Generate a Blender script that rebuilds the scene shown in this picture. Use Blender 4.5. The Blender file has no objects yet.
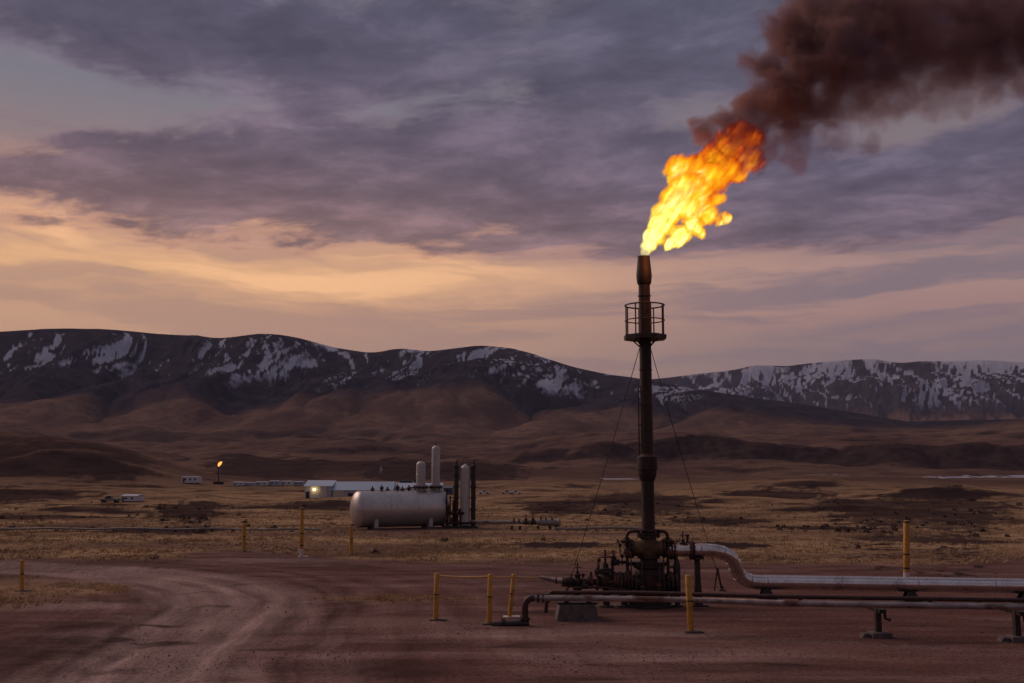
import bpy, math, random
import numpy as np
from mathutils import Vector, Matrix

random.seed(7)
rng = np.random.default_rng(11)
scene = bpy.context.scene
col = scene.collection
R = math.radians

# ------------------------------------------------------------------ camera
CAM_H, PITCH, FPX = 3.8, R(7.2), 1000.0
cam_d = bpy.data.cameras.new('camera')
cam = bpy.data.objects.new('camera', cam_d)
col.objects.link(cam)
cam.location = (0, 0, CAM_H)
cam.rotation_euler = (R(90) + PITCH, 0, 0)
cam_d.sensor_width = 36.0
cam_d.lens = 36.0 * FPX / 1024.0
cam_d.clip_start = 0.1
cam_d.clip_end = 60000
scene.camera = cam

# ------------------------------------------------------------------ node DSL
class S:
    """a socket with arithmetic"""
    def __init__(s, t, k): s.t, s.k = t, k
    def m(s, op, *a, clamp=False):
        n = s.t.nodes.new('ShaderNodeMath'); n.operation = op; n.use_clamp = clamp
        for i, x in enumerate((s,) + a): put(s.t, n.inputs[i], x)
        return S(s.t, n.outputs[0])
    def __add__(s, o): return s.m('ADD', o)
    __radd__ = __add__
    def __sub__(s, o): return s.m('SUBTRACT', o)
    def __rsub__(s, o): return (s * -1.0) + o
    def __mul__(s, o): return s.m('MULTIPLY', o)
    __rmul__ = __mul__
    def __truediv__(s, o): return s.m('DIVIDE', o)
    def mx(s, o): return s.m('MAXIMUM', o)
    def mn(s, o): return s.m('MINIMUM', o)
    def madd(s, a, b): return s.m('MULTIPLY_ADD', a, b)
    def ss(s, a, b):
        n = s.t.nodes.new('ShaderNodeMapRange'); n.interpolation_type = 'SMOOTHSTEP'
        put(s.t, n.inputs[0], s); put(s.t, n.inputs[1], a); put(s.t, n.inputs[2], b)
        return S(s.t, n.outputs[0])
    def v(s, op, *a):
        n = s.t.nodes.new('ShaderNodeVectorMath'); n.operation = op
        put(s.t, n.inputs[0], s)
        for i, x in enumerate(a):
            if op == 'SCALE': put(s.t, n.inputs['Scale'], x)
            else: put(s.t, n.inputs[i + 1], x)
        return S(s.t, n.outputs['Value'] if op in ('LENGTH', 'DISTANCE', 'DOT_PRODUCT') else n.outputs[0])
    def xyz(s):
        n = s.t.nodes.new('ShaderNodeSeparateXYZ'); put(s.t, n.inputs[0], s)
        return [S(s.t, o) for o in n.outputs]

def put(t, inp, x):
    if isinstance(x, S): t.links.new(x.k, inp)
    else: inp.default_value = x

def comb(t, x, y, z):
    n = t.nodes.new('ShaderNodeCombineXYZ')
    for i, a in enumerate((x, y, z)): put(t, n.inputs[i], a)
    return S(t, n.outputs[0])

def noise(t, vec, scale=1.0, detail=4.0, rough=0.55, lac=2.0, dist=0.0, color=False, typ=None):
    n = t.nodes.new('ShaderNodeTexNoise')
    if typ: n.noise_type = typ
    put(t, n.inputs['Vector'], vec); put(t, n.inputs['Scale'], scale)
    put(t, n.inputs['Detail'], detail); put(t, n.inputs['Roughness'], rough)
    put(t, n.inputs['Lacunarity'], lac); put(t, n.inputs['Distortion'], dist)
    return S(t, n.outputs['Color' if color else 0])

def voro(t, vec, scale=1.0, detail=0.0, smooth=None, rough=0.5):
    n = t.nodes.new('ShaderNodeTexVoronoi')
    if smooth is not None:
        n.feature = 'SMOOTH_F1'; put(t, n.inputs['Smoothness'], smooth)
    put(t, n.inputs['Vector'], vec); put(t, n.inputs['Scale'], scale)
    put(t, n.inputs['Detail'], detail); put(t, n.inputs['Roughness'], rough)
    return S(t, n.outputs['Distance'])

def ramp(t, fac, stops, interp='LINEAR'):
    n = t.nodes.new('ShaderNodeValToRGB'); cr = n.color_ramp; cr.interpolation = interp
    while len(cr.elements) < len(stops): cr.elements.new(0.5)
    for e, (p, c) in zip(cr.elements, stops):
        e.position = p; e.color = tuple(c) + (1,) if len(c) == 3 else c
    put(t, n.inputs[0], fac)
    return S(t, n.outputs[0])

def mix(t, f, a, b, mode='MIX'):
    n = t.nodes.new('ShaderNodeMix'); n.data_type = 'RGBA'; n.blend_type = mode
    n.clamp_factor = True
    put(t, n.inputs[0], f)
    for i, x in ((6, a), (7, b)):
        if isinstance(x, tuple) and len(x) == 3: x = x + (1,)
        put(t, n.inputs[i], x)
    return S(t, n.outputs[2])

def attr(t, name):
    n = t.nodes.new('ShaderNodeAttribute'); n.attribute_name = name
    return S(t, n.outputs['Fac'])

# ------------------------------------------------------------------ world: dusk sky with cloud decks
SUN_AZ, SUN_EL = R(-52), R(3.0)
world = bpy.data.worlds.new('World'); scene.world = world; world.use_nodes = True
wt = world.node_tree; wt.nodes.clear()
def build_sky():
    t = wt
    tc = t.nodes.new('ShaderNodeTexCoord'); d = S(t, tc.outputs['Generated']).v('NORMALIZE')
    x, y, z = d.xyz()
    el = z.m('ARCSINE') * 57.2958            # elevation, degrees
    az = x.m('ARCTAN2', y) * 57.2958         # azimuth from +Y, degrees
    zz = z.mx(0.0) + 0.13
    qx, qy = x / zz, y / zz                  # cloud deck coordinates (perspective of a flat deck)
    q = comb(t, qx * 0.85 + qy * 0.10, qy * 1.05, 0.0)
    wv = noise(t, q, 2.2, 3, 0.6, color=True).v('SUBTRACT', (0.5, 0.5, 0.5))
    sk = q.v('ADD', wv.v('SCALE', 0.20))
    n_big = noise(t, sk.v('ADD', (3.1, 7.7, 0)), 0.95, 3, 0.5)
    n_mid = noise(t, sk.v('ADD', (11.3, 2.4, 3.0)), 3.9, 7, 0.64)
    warp = noise(t, comb(t, az * 0.10, el * 0.35, 2.0), 1.0, 3, 0.55) - 0.5
    es = el + warp * 2.6 + az * 0.02
    n_str = noise(t, comb(t, az * 0.05 + warp * 0.8, es * 0.42, 4.0), 1.0, 5, 0.55)   # long flat streaks
    warm = ((az + 38.0) * (math.pi / 180)).m('COSINE').ss(0.50, 0.985)
    E = (el + el.m('ABSOLUTE')) * 0.5 / 90.0
    Es = (es + es.m('ABSOLUTE')) * 0.5 / 90.0
    e = lambda a: a / 90.0
    glowL = ramp(t, Es, [(e(0), (.46, .275, .205)), (e(6.5), (.56, .32, .215)), (e(8.6), (.58, .325, .205)),
                        (e(10.4), (.78, .43, .225)), (e(12.0), (.70, .385, .225)), (e(14), (.47, .27, .195)),
                        (e(16.5), (.27, .20, .205)), (e(20), (.19, .182, .225)), (e(26), (.15, .145, .195)),
                        (e(45), (.17, .165, .21)), (e(90), (.19, .185, .23))])  # upper stops, out of view, raised to light the ground
    glowR = ramp(t, Es, [(e(0), (.21, .155, .17)), (e(6.5), (.235, .17, .185)), (e(9), (.37, .22, .205)),
                        (e(11.2), (.42, .255, .23)), (e(14), (.20, .145, .165)), (e(18), (.215, .17, .19)),
                        (e(25), (.155, .14, .18)), (e(45), (.17, .16, .20)), (e(90), (.19, .185, .23))])
    base = mix(t, warm, glowR, glowL)
    sky = t.nodes.new('ShaderNodeTexSky'); sky.sky_type = 'NISHITA'; sky.sun_disc = False
    sky.sun_elevation = SUN_EL; sky.sun_rotation = SUN_AZ
    sky.air_density = 1.0; sky.dust_density = 2.0; sky.altitude = 900
    clear = S(t, sky.outputs[0]).v('SCALE', 0.05)
    base = mix(t, 0.08, base, clear)
    # lit streaks in the glow band
    hot = n_str.ss(0.52, 0.66) * es.ss(7.0, 9.6) * (1.0 - es.ss(12.6, 14.4)) * (warm.ss(.35, .95))
    base = mix(t, hot * 0.8, base, (.93, .52, .27))
    # mauve streaks low over the hills
    lowm = (1.0 - n_str.ss(0.42, 0.55)) * (1.0 - es.ss(12.0, 14.5))
    lowc = mix(t, warm, (.205, .155, .18), (.40, .24, .19))
    base = mix(t, lowm * (0.92 - warm * .30), base, lowc)
    # main dark deck: coverage by elevation, plus the large banks and the gaps
    def bank(a0, e0, sa, se, amp):
        g = ((az - a0) / sa).m('POWER', 2.0) + ((el - e0) / se).m('POWER', 2.0)
        return (g * -1.0).m('EXPONENT') * amp
    cov = ramp(t, E, [(e(0), (.0,) * 3), (e(8), (.10,) * 3), (e(11), (.22,) * 3), (e(12.6), (.46,) * 3), (e(14.2), (.70,) * 3),
                      (e(17), (.62,) * 3), (e(20), (.55,) * 3), (e(23.5), (.68,) * 3), (e(50), (.50,) * 3), (e(90), (.45,) * 3)])  # coverage thinned overhead, out of view, for more light on the ground
    cov = S(t, cov.k) + bank(-25, 19.4, 8.0, 1.3, -.36) + bank(-22, 24.2, 14, 2.4, .20) + bank(-6, 16.9, 12, 2.0, .28) \
        + bank(23.5, 19.0, 4.5, 1.6, -.34) + bank(17, 14.4, 16, 2.6, .34) + bank(-22, 15.0, 8, 0.8, .24) + bank(-24, 17.3, 7, 0.7, .06) + bank(-3, 20.9, 9, 1.1, -.20) + bank(-14, 18.2, 10, .8, -.12) + bank(12, 19.5, 6, 1.0, -.10) + bank(4, 12.8, 16, 1.4, .14) + bank(10, 23, 8, 3, .12)
    f = n_big * 0.48 + n_mid * 0.52
    mask = (f - (0.80 - cov * 0.58)).ss(-0.055, 0.085)
    edge = mask * (1.0 - mask) * 4.0
    darkc = ramp(t, E, [(e(0), (.30, .185, .165)), (e(9), (.29, .18, .16)), (e(12), (.215, .135, .135)), (e(14.5), (.155, .102, .120)),
                        (e(18), (.112, .084, .118)), (e(22), (.090, .077, .116)), (e(27), (.076, .072, .112)), (e(60), (.085, .078, .105)), (e(90), (.085, .08, .105))])
    cool = ramp(t, E, [(e(0), (.20, .15, .17)), (e(10), (.17, .12, .14)), (e(12.5), (.125, .095, .128)), (e(16), (.096, .085, .130)), (e(25), (.084, .084, .128)), (e(60), (.08, .078, .105)), (e(90), (.085, .08, .105))])
    darkc = mix(t, warm, cool, darkc)
    shade = noise(t, sk.v('ADD', (5.0, 1.0, 9.0)), 4.6, 6, 0.64)
    darkc = mix(t, 1.0, darkc, ramp(t, shade, [(.30, (.70, .71, .75)), (.48, (1.06, 1.05, 1.06)), (.68, (1.85, 1.74, 1.66))]), 'MULTIPLY')
    out = mix(t, mask * 0.90, base, darkc)
    rim = mix(t, el.ss(11, 19), (.26, .105, .045), (.055, .036, .036))
    out = mix(t, edge * 0.5 * (warm * 0.75 + 0.25), out, rim, 'ADD')
    # below the horizon: dim earth
    out = mix(t, el.ss(-4.0, -0.5), (.03, .022, .022), out)
    bg = t.nodes.new('ShaderNodeBackground'); put(t, bg.inputs[0], out); bg.inputs[1].default_value = 1.13
    o = t.nodes.new('ShaderNodeOutputWorld'); t.links.new(bg.outputs[0], o.inputs[0])
build_sky()
world.cycles.sampling_method = 'MANUAL'; world.cycles.sample_map_resolution = 1024

# wide sun lamp from the sunset side, raised high to brighten the ground
sun_d = bpy.data.lights.new('sun', 'SUN'); sun_d.energy = 1.4; sun_d.angle = R(40); sun_d.color = (1.0, .74, .62)
sun = bpy.data.objects.new('sun', sun_d); col.objects.link(sun)
_sd = Vector((math.sin(SUN_AZ), math.cos(SUN_AZ), math.tan(R(34)))).normalized()
sun.rotation_euler = _sd.to_track_quat('Z', 'Y').to_euler(); sun.location = (-40, 60, 60)

# ------------------------------------------------------------------ exposure / render
vs = scene.view_settings
vs.view_transform = 'Standard'; vs.look = 'None'; vs.exposure = 0.0; vs.gamma = 1.0; vs.use_curve_mapping = False
cy = scene.cycles
cy.use_denoising = True
try: cy.denoiser = 'OPENIMAGEDENOISE'
except Exception: pass
cy.max_bounces = 5; cy.diffuse_bounces = 2; cy.glossy_bounces = 3; cy.transmission_bounces = 2
cy.volume_bounces = 0; cy.transparent_max_bounces = 16
cy.sample_clamp_indirect = 3.0
cy.volume_max_steps = 512
cy.caustics_reflective = False; cy.caustics_refractive = False

# ------------------------------------------------------------------ pixel rays <-> places
CP, SP = math.cos(PITCH), math.sin(PITCH)
def ray(px, py):
    a, b = (px - 512) / FPX, (341.5 - py) / FPX
    return Vector((a, CP - b * SP, SP + b * CP))
def at(px, py, Y):
    d = ray(px, py); k = Y / d.y
    return Vector((d.x * k, Y, CAM_H + d.z * k))
def azel(px, py):
    d = ray(px, py)
    return math.atan2(d.x, d.y), d.z / math.hypot(d.x, d.y)

# ------------------------------------------------------------------ numpy noise
_perm = rng.permutation(256).astype(np.int64); _perm = np.concatenate([_perm, _perm, _perm])
_ga = rng.uniform(0, 2 * np.pi, 256)
_gx, _gy = np.cos(_ga), np.sin(_ga)
def perlin(x, y):
    xi = np.floor(x); yi = np.floor(y); xf = x - xi; yf = y - yi
    xi = xi.astype(np.int64) & 255; yi = yi.astype(np.int64) & 255
    u = xf * xf * xf * (xf * (xf * 6 - 15) + 10); v = yf * yf * yf * (yf * (yf * 6 - 15) + 10)
    def g(ix, iy, fx, fy):
        h = _perm[_perm[ix] + iy] & 255
        return _gx[h] * fx + _gy[h] * fy
    a = g(xi, yi, xf, yf); b = g(xi + 1, yi, xf - 1, yf)
    c = g(xi, yi + 1, xf, yf - 1); d = g(xi + 1, yi + 1, xf - 1, yf - 1)
    return ((a + u * (b - a)) + v * ((c + u * (d - c)) - (a + u * (b - a)))) * 1.5
def fbm(x, y, o=4, gain=0.5, lac=2.03):
    s = np.zeros_like(x); a = 1.0; n = 0.0
    for i in range(o):
        s += a * perlin(x + 17.3 * i, y - 9.1 * i); n += a; a *= gain; x = x * lac; y = y * lac
    return s / n
def ridged(x, y, o=4, gain=0.5, lac=2.1):
    s = np.zeros_like(x); a = 1.0; n = 0.0; w = 1.0
    for i in range(o):
        r = 1.0 - np.abs(perlin(x + 31.7 * i, y + 5.3 * i)); r = r * r
        s += a * r * w; n += a; w = np.clip(r * 1.4, 0.2, 1); a *= gain; x = x * lac; y = y * lac
    return s / n
def billow(x, y, o=4, gain=0.45, lac=2.15):
    """rounded spurs parted by sharp V gullies, 0..1"""
    s = np.zeros_like(x); a = 1.0; n = 0.0
    for i in range(o):
        s += a * np.abs(perlin(x + 23.1 * i, y + 11.9 * i)) ** .8; n += a; a *= gain; x = x * lac; y = y * lac
    return s / n * 1.7
def sst(a, b, x):
    t = np.clip((x - a) / (b - a), 0, 1); return t * t * (3 - 2 * t)

# ------------------------------------------------------------------ terrain height
SKY_L = [(-700, 345), (-400, 338), (-200, 346), (-80, 338), (0, 334), (50, 331), (120, 332), (165, 336), (220, 341), (265, 336), (300, 340), (340, 350),
         (372, 355), (400, 350), (430, 353), (455, 350), (480, 347), (510, 349), (540, 358), (575, 369), (610, 376), (640, 380),
         (680, 387), (740, 397), (800, 405), (860, 415), (920, 425), (1000, 433), (1024, 436), (1200, 448), (1600, 452)]
SKY_R = [(-700, 400), (0, 392), (400, 388), (600, 383), (660, 379), (700, 374), (730, 371), (757, 365), (785, 367), (815, 363), (850, 360), (875, 359), (898, 364), (925, 361), (950, 362),
         (985, 360), (1024, 363), (1150, 358), (1400, 366), (1900, 362)]
def sky_tab(tab):
    a, e = zip(*[azel(*p) for p in tab]); a = np.array(a); e = np.array(e)
    lo, hi = a[0], a[-1]
    ga = np.linspace(-np.pi, np.pi, 3600)
    ge = np.interp(ga, np.concatenate([[-np.pi], a, [np.pi]]), np.concatenate([[0.08], e, [0.08]]))
    k = np.hanning(21); k /= k.sum()
    return ga, np.convolve(np.pad(ge, 10, mode='edge'), k, 'valid')
TL, TR = sky_tab(SKY_L), sky_tab(SKY_R)
_bd = np.array([0, 60, 120, 250, 600, 1100, 1400, 1800, 2400, 3200, 4000, 6000, 30000.])
_by = np.array([-1, -1, -1, -1, -1, -1, 475.5, 463, 452, 441, 433, 430, 455.])
_bz = np.array([0, 0, -0.8, -3.4, -6.0, -8.0, 0, 0, 0, 0, 0, 0, 0])
_bz = np.where(_by > 0, CAM_H + _bd * (467.8 - _by) / 1000, _bz)
_lg = np.linspace(0, math.log(30000.), 1200)
_lz = np.interp(np.exp(_lg), _bd, _bz)
_k = np.hanning(25); _k /= _k.sum()
_lz2 = np.convolve(np.pad(_lz, 12, mode='edge'), _k, 'valid')
_lz = np.where(np.exp(_lg) < 45, 0, _lz2)

# placed landforms: (px, py, distance, height m, radius along az in m, radius along depth in m)
KNOLLS = [(-10, 452, 900, 32, 120, 220), (70, 470, 760, 13, 70, 120), (170, 462, 1500, 22, 150, 200), (470, 470, 1250, 17, 110, 150), (330, 470, 1350, 12, 120, 160),
          (600, 470, 1500, 16, 120, 160), (760, 470, 1600, 14, 200, 180), (190, 503, 190, 1.5, 9, 10), (560, 500, 300, 1.2, 40, 30),
          (800, 490, 420, 4.5, 40, 40), (950, 500, 250, 2.9, 22, 10), (620, 505, 180, 1.0, 22, 10), (850, 515, 115, 0.6, 9, 4), (990, 516, 112, .6, 8, 4), (730, 540, 58, .25, 3, 1.6), (745, 512, 150, 0.8, 12, 6),
          (60, 520, 110, 0.5, 14, 8), (560, 488, 480, 2.6, 90, 60), (330, 515, 120, 0.4, 16, 8)]
def knolls(X, Y, d, az):
    z = np.zeros_like(d)
    for px, py, kd, kh, ra, rd in KNOLLS:
        ka = azel(px, py)[0]
        g = np.exp(-((az - ka) * kd / ra) ** 2 - ((d - kd) / rd) ** 2); k = g > 0.004
        if k.any(): z[k] += kh * g[k] * (1 + 0.35 * fbm(X[k] / (ra * .6), Y[k] / (rd * .6), 3))
    return z
def terrain(X, Y, want=False):
    X = np.asarray(X, float); Y = np.asarray(Y, float)
    d = np.maximum(np.hypot(X, Y), 0.5); az = np.arctan2(X, Y)
    z = np.interp(np.log(d), _lg, _lz)
    a1 = sst(42, 90, d) * (1 - sst(260, 600, d))
    a2 = sst(140, 420, d) * (1 - sst(1500, 2600, d))
    a3 = sst(1000, 1900, d)
    def wf_(w, fn):
        o = np.zeros_like(d); k = w > 1e-4
        if k.any(): o[k] = w[k] * fn(X[k], Y[k])
        return o
    z = z + wf_(a1 * (.45 + .75 * sst(75, 140, d)), lambda x, y: fbm(x / 24, y / 13, 4, .42)) + wf_(3.6 * a2, lambda x, y: fbm(x / 105, y / 62, 4, .42))
    z = z + wf_(0.022 * sst(14, 24, d) * (1 - sst(150, 300, d)), lambda x, y: fbm(x / 3.1, y / 2.6, 4))
    foot = wf_(34 * a3, lambda x, y: fbm(x / 520 + 3, y / 430, 4) * .8 + 0.75 * (billow(x / 520, y / 700 + x / 1600, 4) - .5))
    # eroded scarp of the river terrace, right of the stack
    if d.max() < 1000: return z + knolls(X, Y, d, az) if not want else None
    sc_d = 1650 + 160 * fbm(X / 500, Y * 0 + 2.2, 4) + 60 * ridged(X / 180, Y / 300, 3)
    scarp = sst(0, 110, d - sc_d) * (1 - sst(700, 1900, d - sc_d)) * sst(-0.02, 0.10, az) * 30
    z = z + foot + scarp
    z = z + knolls(X, Y, d, az)
    # left range
    elL = np.interp(az, *TL); elR = np.interp(az, *TR)
    Rc = 5600 + 500 * fbm(az * 4.0, az * 0 + 1.3, 3)
    Hc = CAM_H + Rc * elL
    zf = np.interp(np.log(Rc), _lg, _lz)
    s = (d - 3000) / (Rc - 3000)
    sc = np.clip(s, 0, 1)
    p = 0.30 * sc + 0.70 * sc ** 2.0
    back = np.exp(-np.maximum(d - Rc, 0) ** 2 / 1100 ** 2)
    L = az * 5600
    wx = 260 * fbm(L / 900, d / 1100 + 4, 3)
    skew = -850 * sc
    gul = billow((L + wx + skew) / 1050 + 1.7, (d + wx) / 3600 + 0.3, 4, 0.34) - 0.5
    fine = billow((L + wx * 1.3 + skew * .9) / 270, d / 1500, 4, 0.5) - 0.5
    win = sst(.0, .62, sc) * (1 - .85 * sst(.78, 1, sc))
    zl = np.clip(Hc - zf, 20, None) * (p * back + win * back * (0.39 * gul + 0.11 * fine * sst(.25, .7, sc))) 
    z1 = np.where(s > 0, z * (1 - 0.55 * sst(0.2, 1.0, s)) + zf * 0.55 * sst(0.2, 1.0, s) - foot * .4 * sst(0.3, 1.0, s), z) + np.where(s > 0, zl, 0)
    # crest keeps the observed skyline
    z1 = np.where(s > 0, z1 + (Hc - z1) * sst(0.80, 1.0, sc) * back, z1)
    # far range
    Rf = 10800 + 500 * fbm(az * 5.0, az * 0 + 7.3, 3)
    Hf = CAM_H + Rf * elR
    sf = np.clip((d - 7000) / (Rf - 7000), 0, 1)
    Lf = az * 10800
    wf = 420 * fbm(Lf / 1500, d / 1700, 3)
    gf = billow((Lf + wf + 900 * sf) / 1500, (d + wf) / 3600, 4, 0.45) - 0.5
    ff = billow((Lf + wf * 1.5 + 700 * sf) / 480, d / 1500 + Lf / 2600, 4, 0.5) - 0.5
    wnf = np.sin(np.pi * sf) ** 0.7
    bf = np.exp(-np.maximum(d - Rf, 0) ** 2 / 2200 ** 2)
    z2 = Hf * ((0.45 * sf + 0.55 * sf ** 1.5) * bf + wnf * (0.30 * gf + 0.13 * ff))
    z2 = z2 + (Hf * bf - z2) * sst(0.9, 1.0, sf)
    z = np.where(d > 7000, np.maximum(z1 * bf, z2), z1)
    if want: return z, d, az, sc, sf, Hc, Hf, gul, fine, gf, ff
    return z
def gz(x, y): return float(terrain(np.array([x]), np.array([y]))[0])
def gp(px, py):
    """where the line of sight through a point meets the ground"""
    r = ray(px, py); h = math.hypot(r.x, r.y); lo, hi = 12.0, 5000.0
    for n in (500, 60):
        ds = np.exp(np.linspace(math.log(lo), math.log(hi), n)); k = ds / h
        zz = CAM_H + r.z * k - terrain(r.x * k, r.y * k)
        i = int(np.argmax(zz < 0))
        if zz[i] >= 0: i = n - 1
        lo, hi = ds[max(i - 1, 0)], ds[i]
    return Vector((r.x * k[i], r.y * k[i], gz(r.x * k[i], r.y * k[i])))

# ------------------------------------------------------------------ mesh helpers
ORG = {}
def tag(o, label, cat, group=None, kind=None):
    if label: o['label'] = label
    if cat: o['category'] = cat
    if group: o['group'] = group
    if kind: o['kind'] = kind
    return o
def thing(name, loc, label, cat, group=None):
    o = bpy.data.objects.new(name, None); o.empty_display_size = 0.2
    o.location = loc; col.objects.link(o); ORG[o.name] = Vector(loc)
    return tag(o, label, cat, group)

def frame(ax):
    ax = Vector(ax).normalized()
    u = ax.cross(Vector((0, 0, 1)))
    if u.length < 1e-4: u = Vector((1, 0, 0))
    u.normalize(); return ax, u, ax.cross(u).normalized()

class MB:
    def __init__(s): s.v, s.f = [], []
    def ring(s, c, u, w, r, n): 
        i0 = len(s.v)
        for k in range(n):
            a = 2 * math.pi * k / n
            s.v.append(c + u * (math.cos(a) * r) + w * (math.sin(a) * r))
        return i0
    def loft(s, rings, n, cap=True):
        for a, b in zip(rings, rings[1:]):
            for k in range(n):
                k2 = (k + 1) % n
                s.f.append((a + k, a + k2, b + k2, b + k))
        if cap:
            s.f.append(tuple(rings[0] + k for k in range(n))[::-1]); s.f.append(tuple(rings[-1] + k for k in range(n)))
    def tube(s, pts, r, n=12, cap=True):
        pts = [Vector(p) for p in pts]; rs = r if isinstance(r, (list, tuple)) else [r] * len(pts)
        tang = []
        for i in range(len(pts)):
            a = pts[max(i - 1, 0)]; b = pts[min(i + 1, len(pts) - 1)]; tang.append((b - a).normalized())
        _, u, w = frame(tang[0]); rings = []
        for i, p in enumerate(pts):
            t = tang[i]; u = (u - t * u.dot(t)).normalized(); w = t.cross(u)
            rings.append(s.ring(p, u, w, rs[i], n))
        s.loft(rings, n, cap); return s
    def lathe(s, base, ax, prof, n=24):
        ax, u, w = frame(ax); base = Vector(base)
        s.loft([s.ring(base + ax * t, u, w, max(r, 1e-4), n) for t, r in prof], n); return s
    def box(s, c, size, rot=None):
        c = Vector(c); hx, hy, hz = [q / 2 for q in size]; i = len(s.v)
        for x, y, z in ((-1,-1,-1),(1,-1,-1),(1,1,-1),(-1,1,-1),(-1,-1,1),(1,-1,1),(1,1,1),(-1,1,1)):
            p = Vector((x * hx, y * hy, z * hz)); s.v.append(c + (rot @ p if rot else p))
        for f in ((0,3,2,1),(4,5,6,7),(0,1,5,4),(1,2,6,5),(2,3,7,6),(3,0,4,7)): s.f.append(tuple(i + k for k in f))
        return s
    def torus(s, c, ax, RR, r, n=20, m=8):
        ax, u, w = frame(ax); c = Vector(c); i0 = len(s.v)
        for k in range(n):
            a = 2 * math.pi * k / n; dr = u * math.cos(a) + w * math.sin(a)
            for j in range(m):
                b = 2 * math.pi * j / m
                s.v.append(c + dr * (RR + r * math.cos(b)) + ax * (r * math.sin(b)))
        for k in range(n):
            for j in range(m):
                s.f.append((i0 + k * m + j, i0 + ((k + 1) % n) * m + j, i0 + ((k + 1) % n) * m + (j + 1) % m, i0 + k * m + (j + 1) % m))
        return s
    def ball(s, c, r, n=16, m=10, sc=(1, 1, 1)):
        c = Vector(c); rings = []
        for j in range(m + 1):
            b = math.pi * j / m; i0 = len(s.v)
            for k in range(n):
                a = 2 * math.pi * k / n; rr = max(math.sin(b), 1e-3)
                s.v.append(c + Vector((math.cos(a) * rr * r * sc[0], math.sin(a) * rr * r * sc[1], -math.cos(b) * r * sc[2])))
            rings.append(i0)
        s.loft(rings, n); return s
    def prism(s, poly, ext):
        """polygon (list of Vectors) extruded by vector ext"""
        ext = Vector(ext); i = len(s.v); n = len(poly)
        s.v += [Vector(p) for p in poly] + [Vector(p) + ext for p in poly]
        s.f.append(tuple(range(i, i + n))[::-1]); s.f.append(tuple(range(i + n, i + 2 * n)))
        for k in range(n): s.f.append((i + k, i + (k + 1) % n, i + n + (k + 1) % n, i + n + k))
        return s
    def build(s, name, mat, parent=None, ang=38, bevel=0.0, at0=None):
        org = ORG[parent.name] if parent else (Vector(at0) if at0 is not None else Vector((0, 0, 0)))
        me = bpy.data.meshes.new(name); me.from_pydata([tuple(v - org) for v in s.v], [], s.f); me.update()
        import bmesh
        bm = bmesh.new(); bm.from_mesh(me); bmesh.ops.recalc_face_normals(bm, faces=bm.faces)
        bm.to_mesh(me); bm.free()
        for p in me.polygons: p.use_smooth = True
        me.set_sharp_from_angle(angle=R(ang))
        me.materials.append(mat)
        o = bpy.data.objects.new(name, me); col.objects.link(o)
        if parent: o.parent = parent
        else: o.location = org
        ORG[o.name] = org
        if bevel:
            b = o.modifiers.new('bevel', 'BEVEL'); b.width = bevel; b.segments = 2; b.limit_method = 'ANGLE'; b.angle_limit = R(40)
        return o
def arc(c, a, b, n=8):
    """quarter bend around centre c from offset a to offset b (both Vectors of the same length)"""
    return [Vector(c) + Vector(a) * math.cos(k / n * math.pi / 2) + Vector(b) * math.sin(k / n * math.pi / 2) for k in range(n + 1)]

# ------------------------------------------------------------------ materials
def new_mat(name):
    m = bpy.data.materials.new(name); m.use_nodes = True; t = m.node_tree; t.nodes.clear()
    o = t.nodes.new('ShaderNodeOutputMaterial'); return m, t, o
def surf(name, c1, c2, scale=6, rough=0.6, metal=0.0, bump=0.15, c3=None, w3=0.6, det=6, stretch=(1, 1, 1), rvar=0.15):
    m, t, o = new_mat(name)
    tc = t.nodes.new('ShaderNodeTexCoord'); p = S(t, tc.outputs['Object']).v('MULTIPLY', stretch)
    n = noise(t, p, scale, det, 0.62); n2 = noise(t, p.v('ADD', (4.7, 9.1, 2.2)), scale * 0.37, det, 0.65); n3 = noise(t, p, scale * 7, 3, 0.6)
    c = mix(t, n.ss(0.35, 0.66), c1, c2)
    if c3: c = mix(t, n2.ss(w3 - 0.06, w3 + 0.08), c, c3)
    c = mix(t, 1.0, c, ramp(t, n3, [(.2, (.80,) * 3), (.8, (1.18,) * 3)]), 'MULTIPLY')
    b = t.nodes.new('ShaderNodeBsdfPrincipled'); put(t, b.inputs['Base Color'], c)
    put(t, b.inputs['Roughness'], (n - 0.5) * rvar * 2 + rough); b.inputs['Metallic'].default_value = metal
    if bump:
        bn = t.nodes.new('ShaderNodeBump'); bn.inputs['Strength'].default_value = bump; bn.inputs['Distance'].default_value = 0.02
        put(t, bn.inputs['Height'], n * 0.6 + n3 * 0.4); t.links.new(bn.outputs[0], b.inputs['Normal'])
    t.links.new(b.outputs[0], o.inputs[0]); return m
def glow(name, c, st):
    m, t, o = new_mat(name); e = t.nodes.new('ShaderNodeEmission')
    e.inputs[0].default_value = c + (1,); e.inputs[1].default_value = st; t.links.new(e.outputs[0], o.inputs[0]); return m

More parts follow.
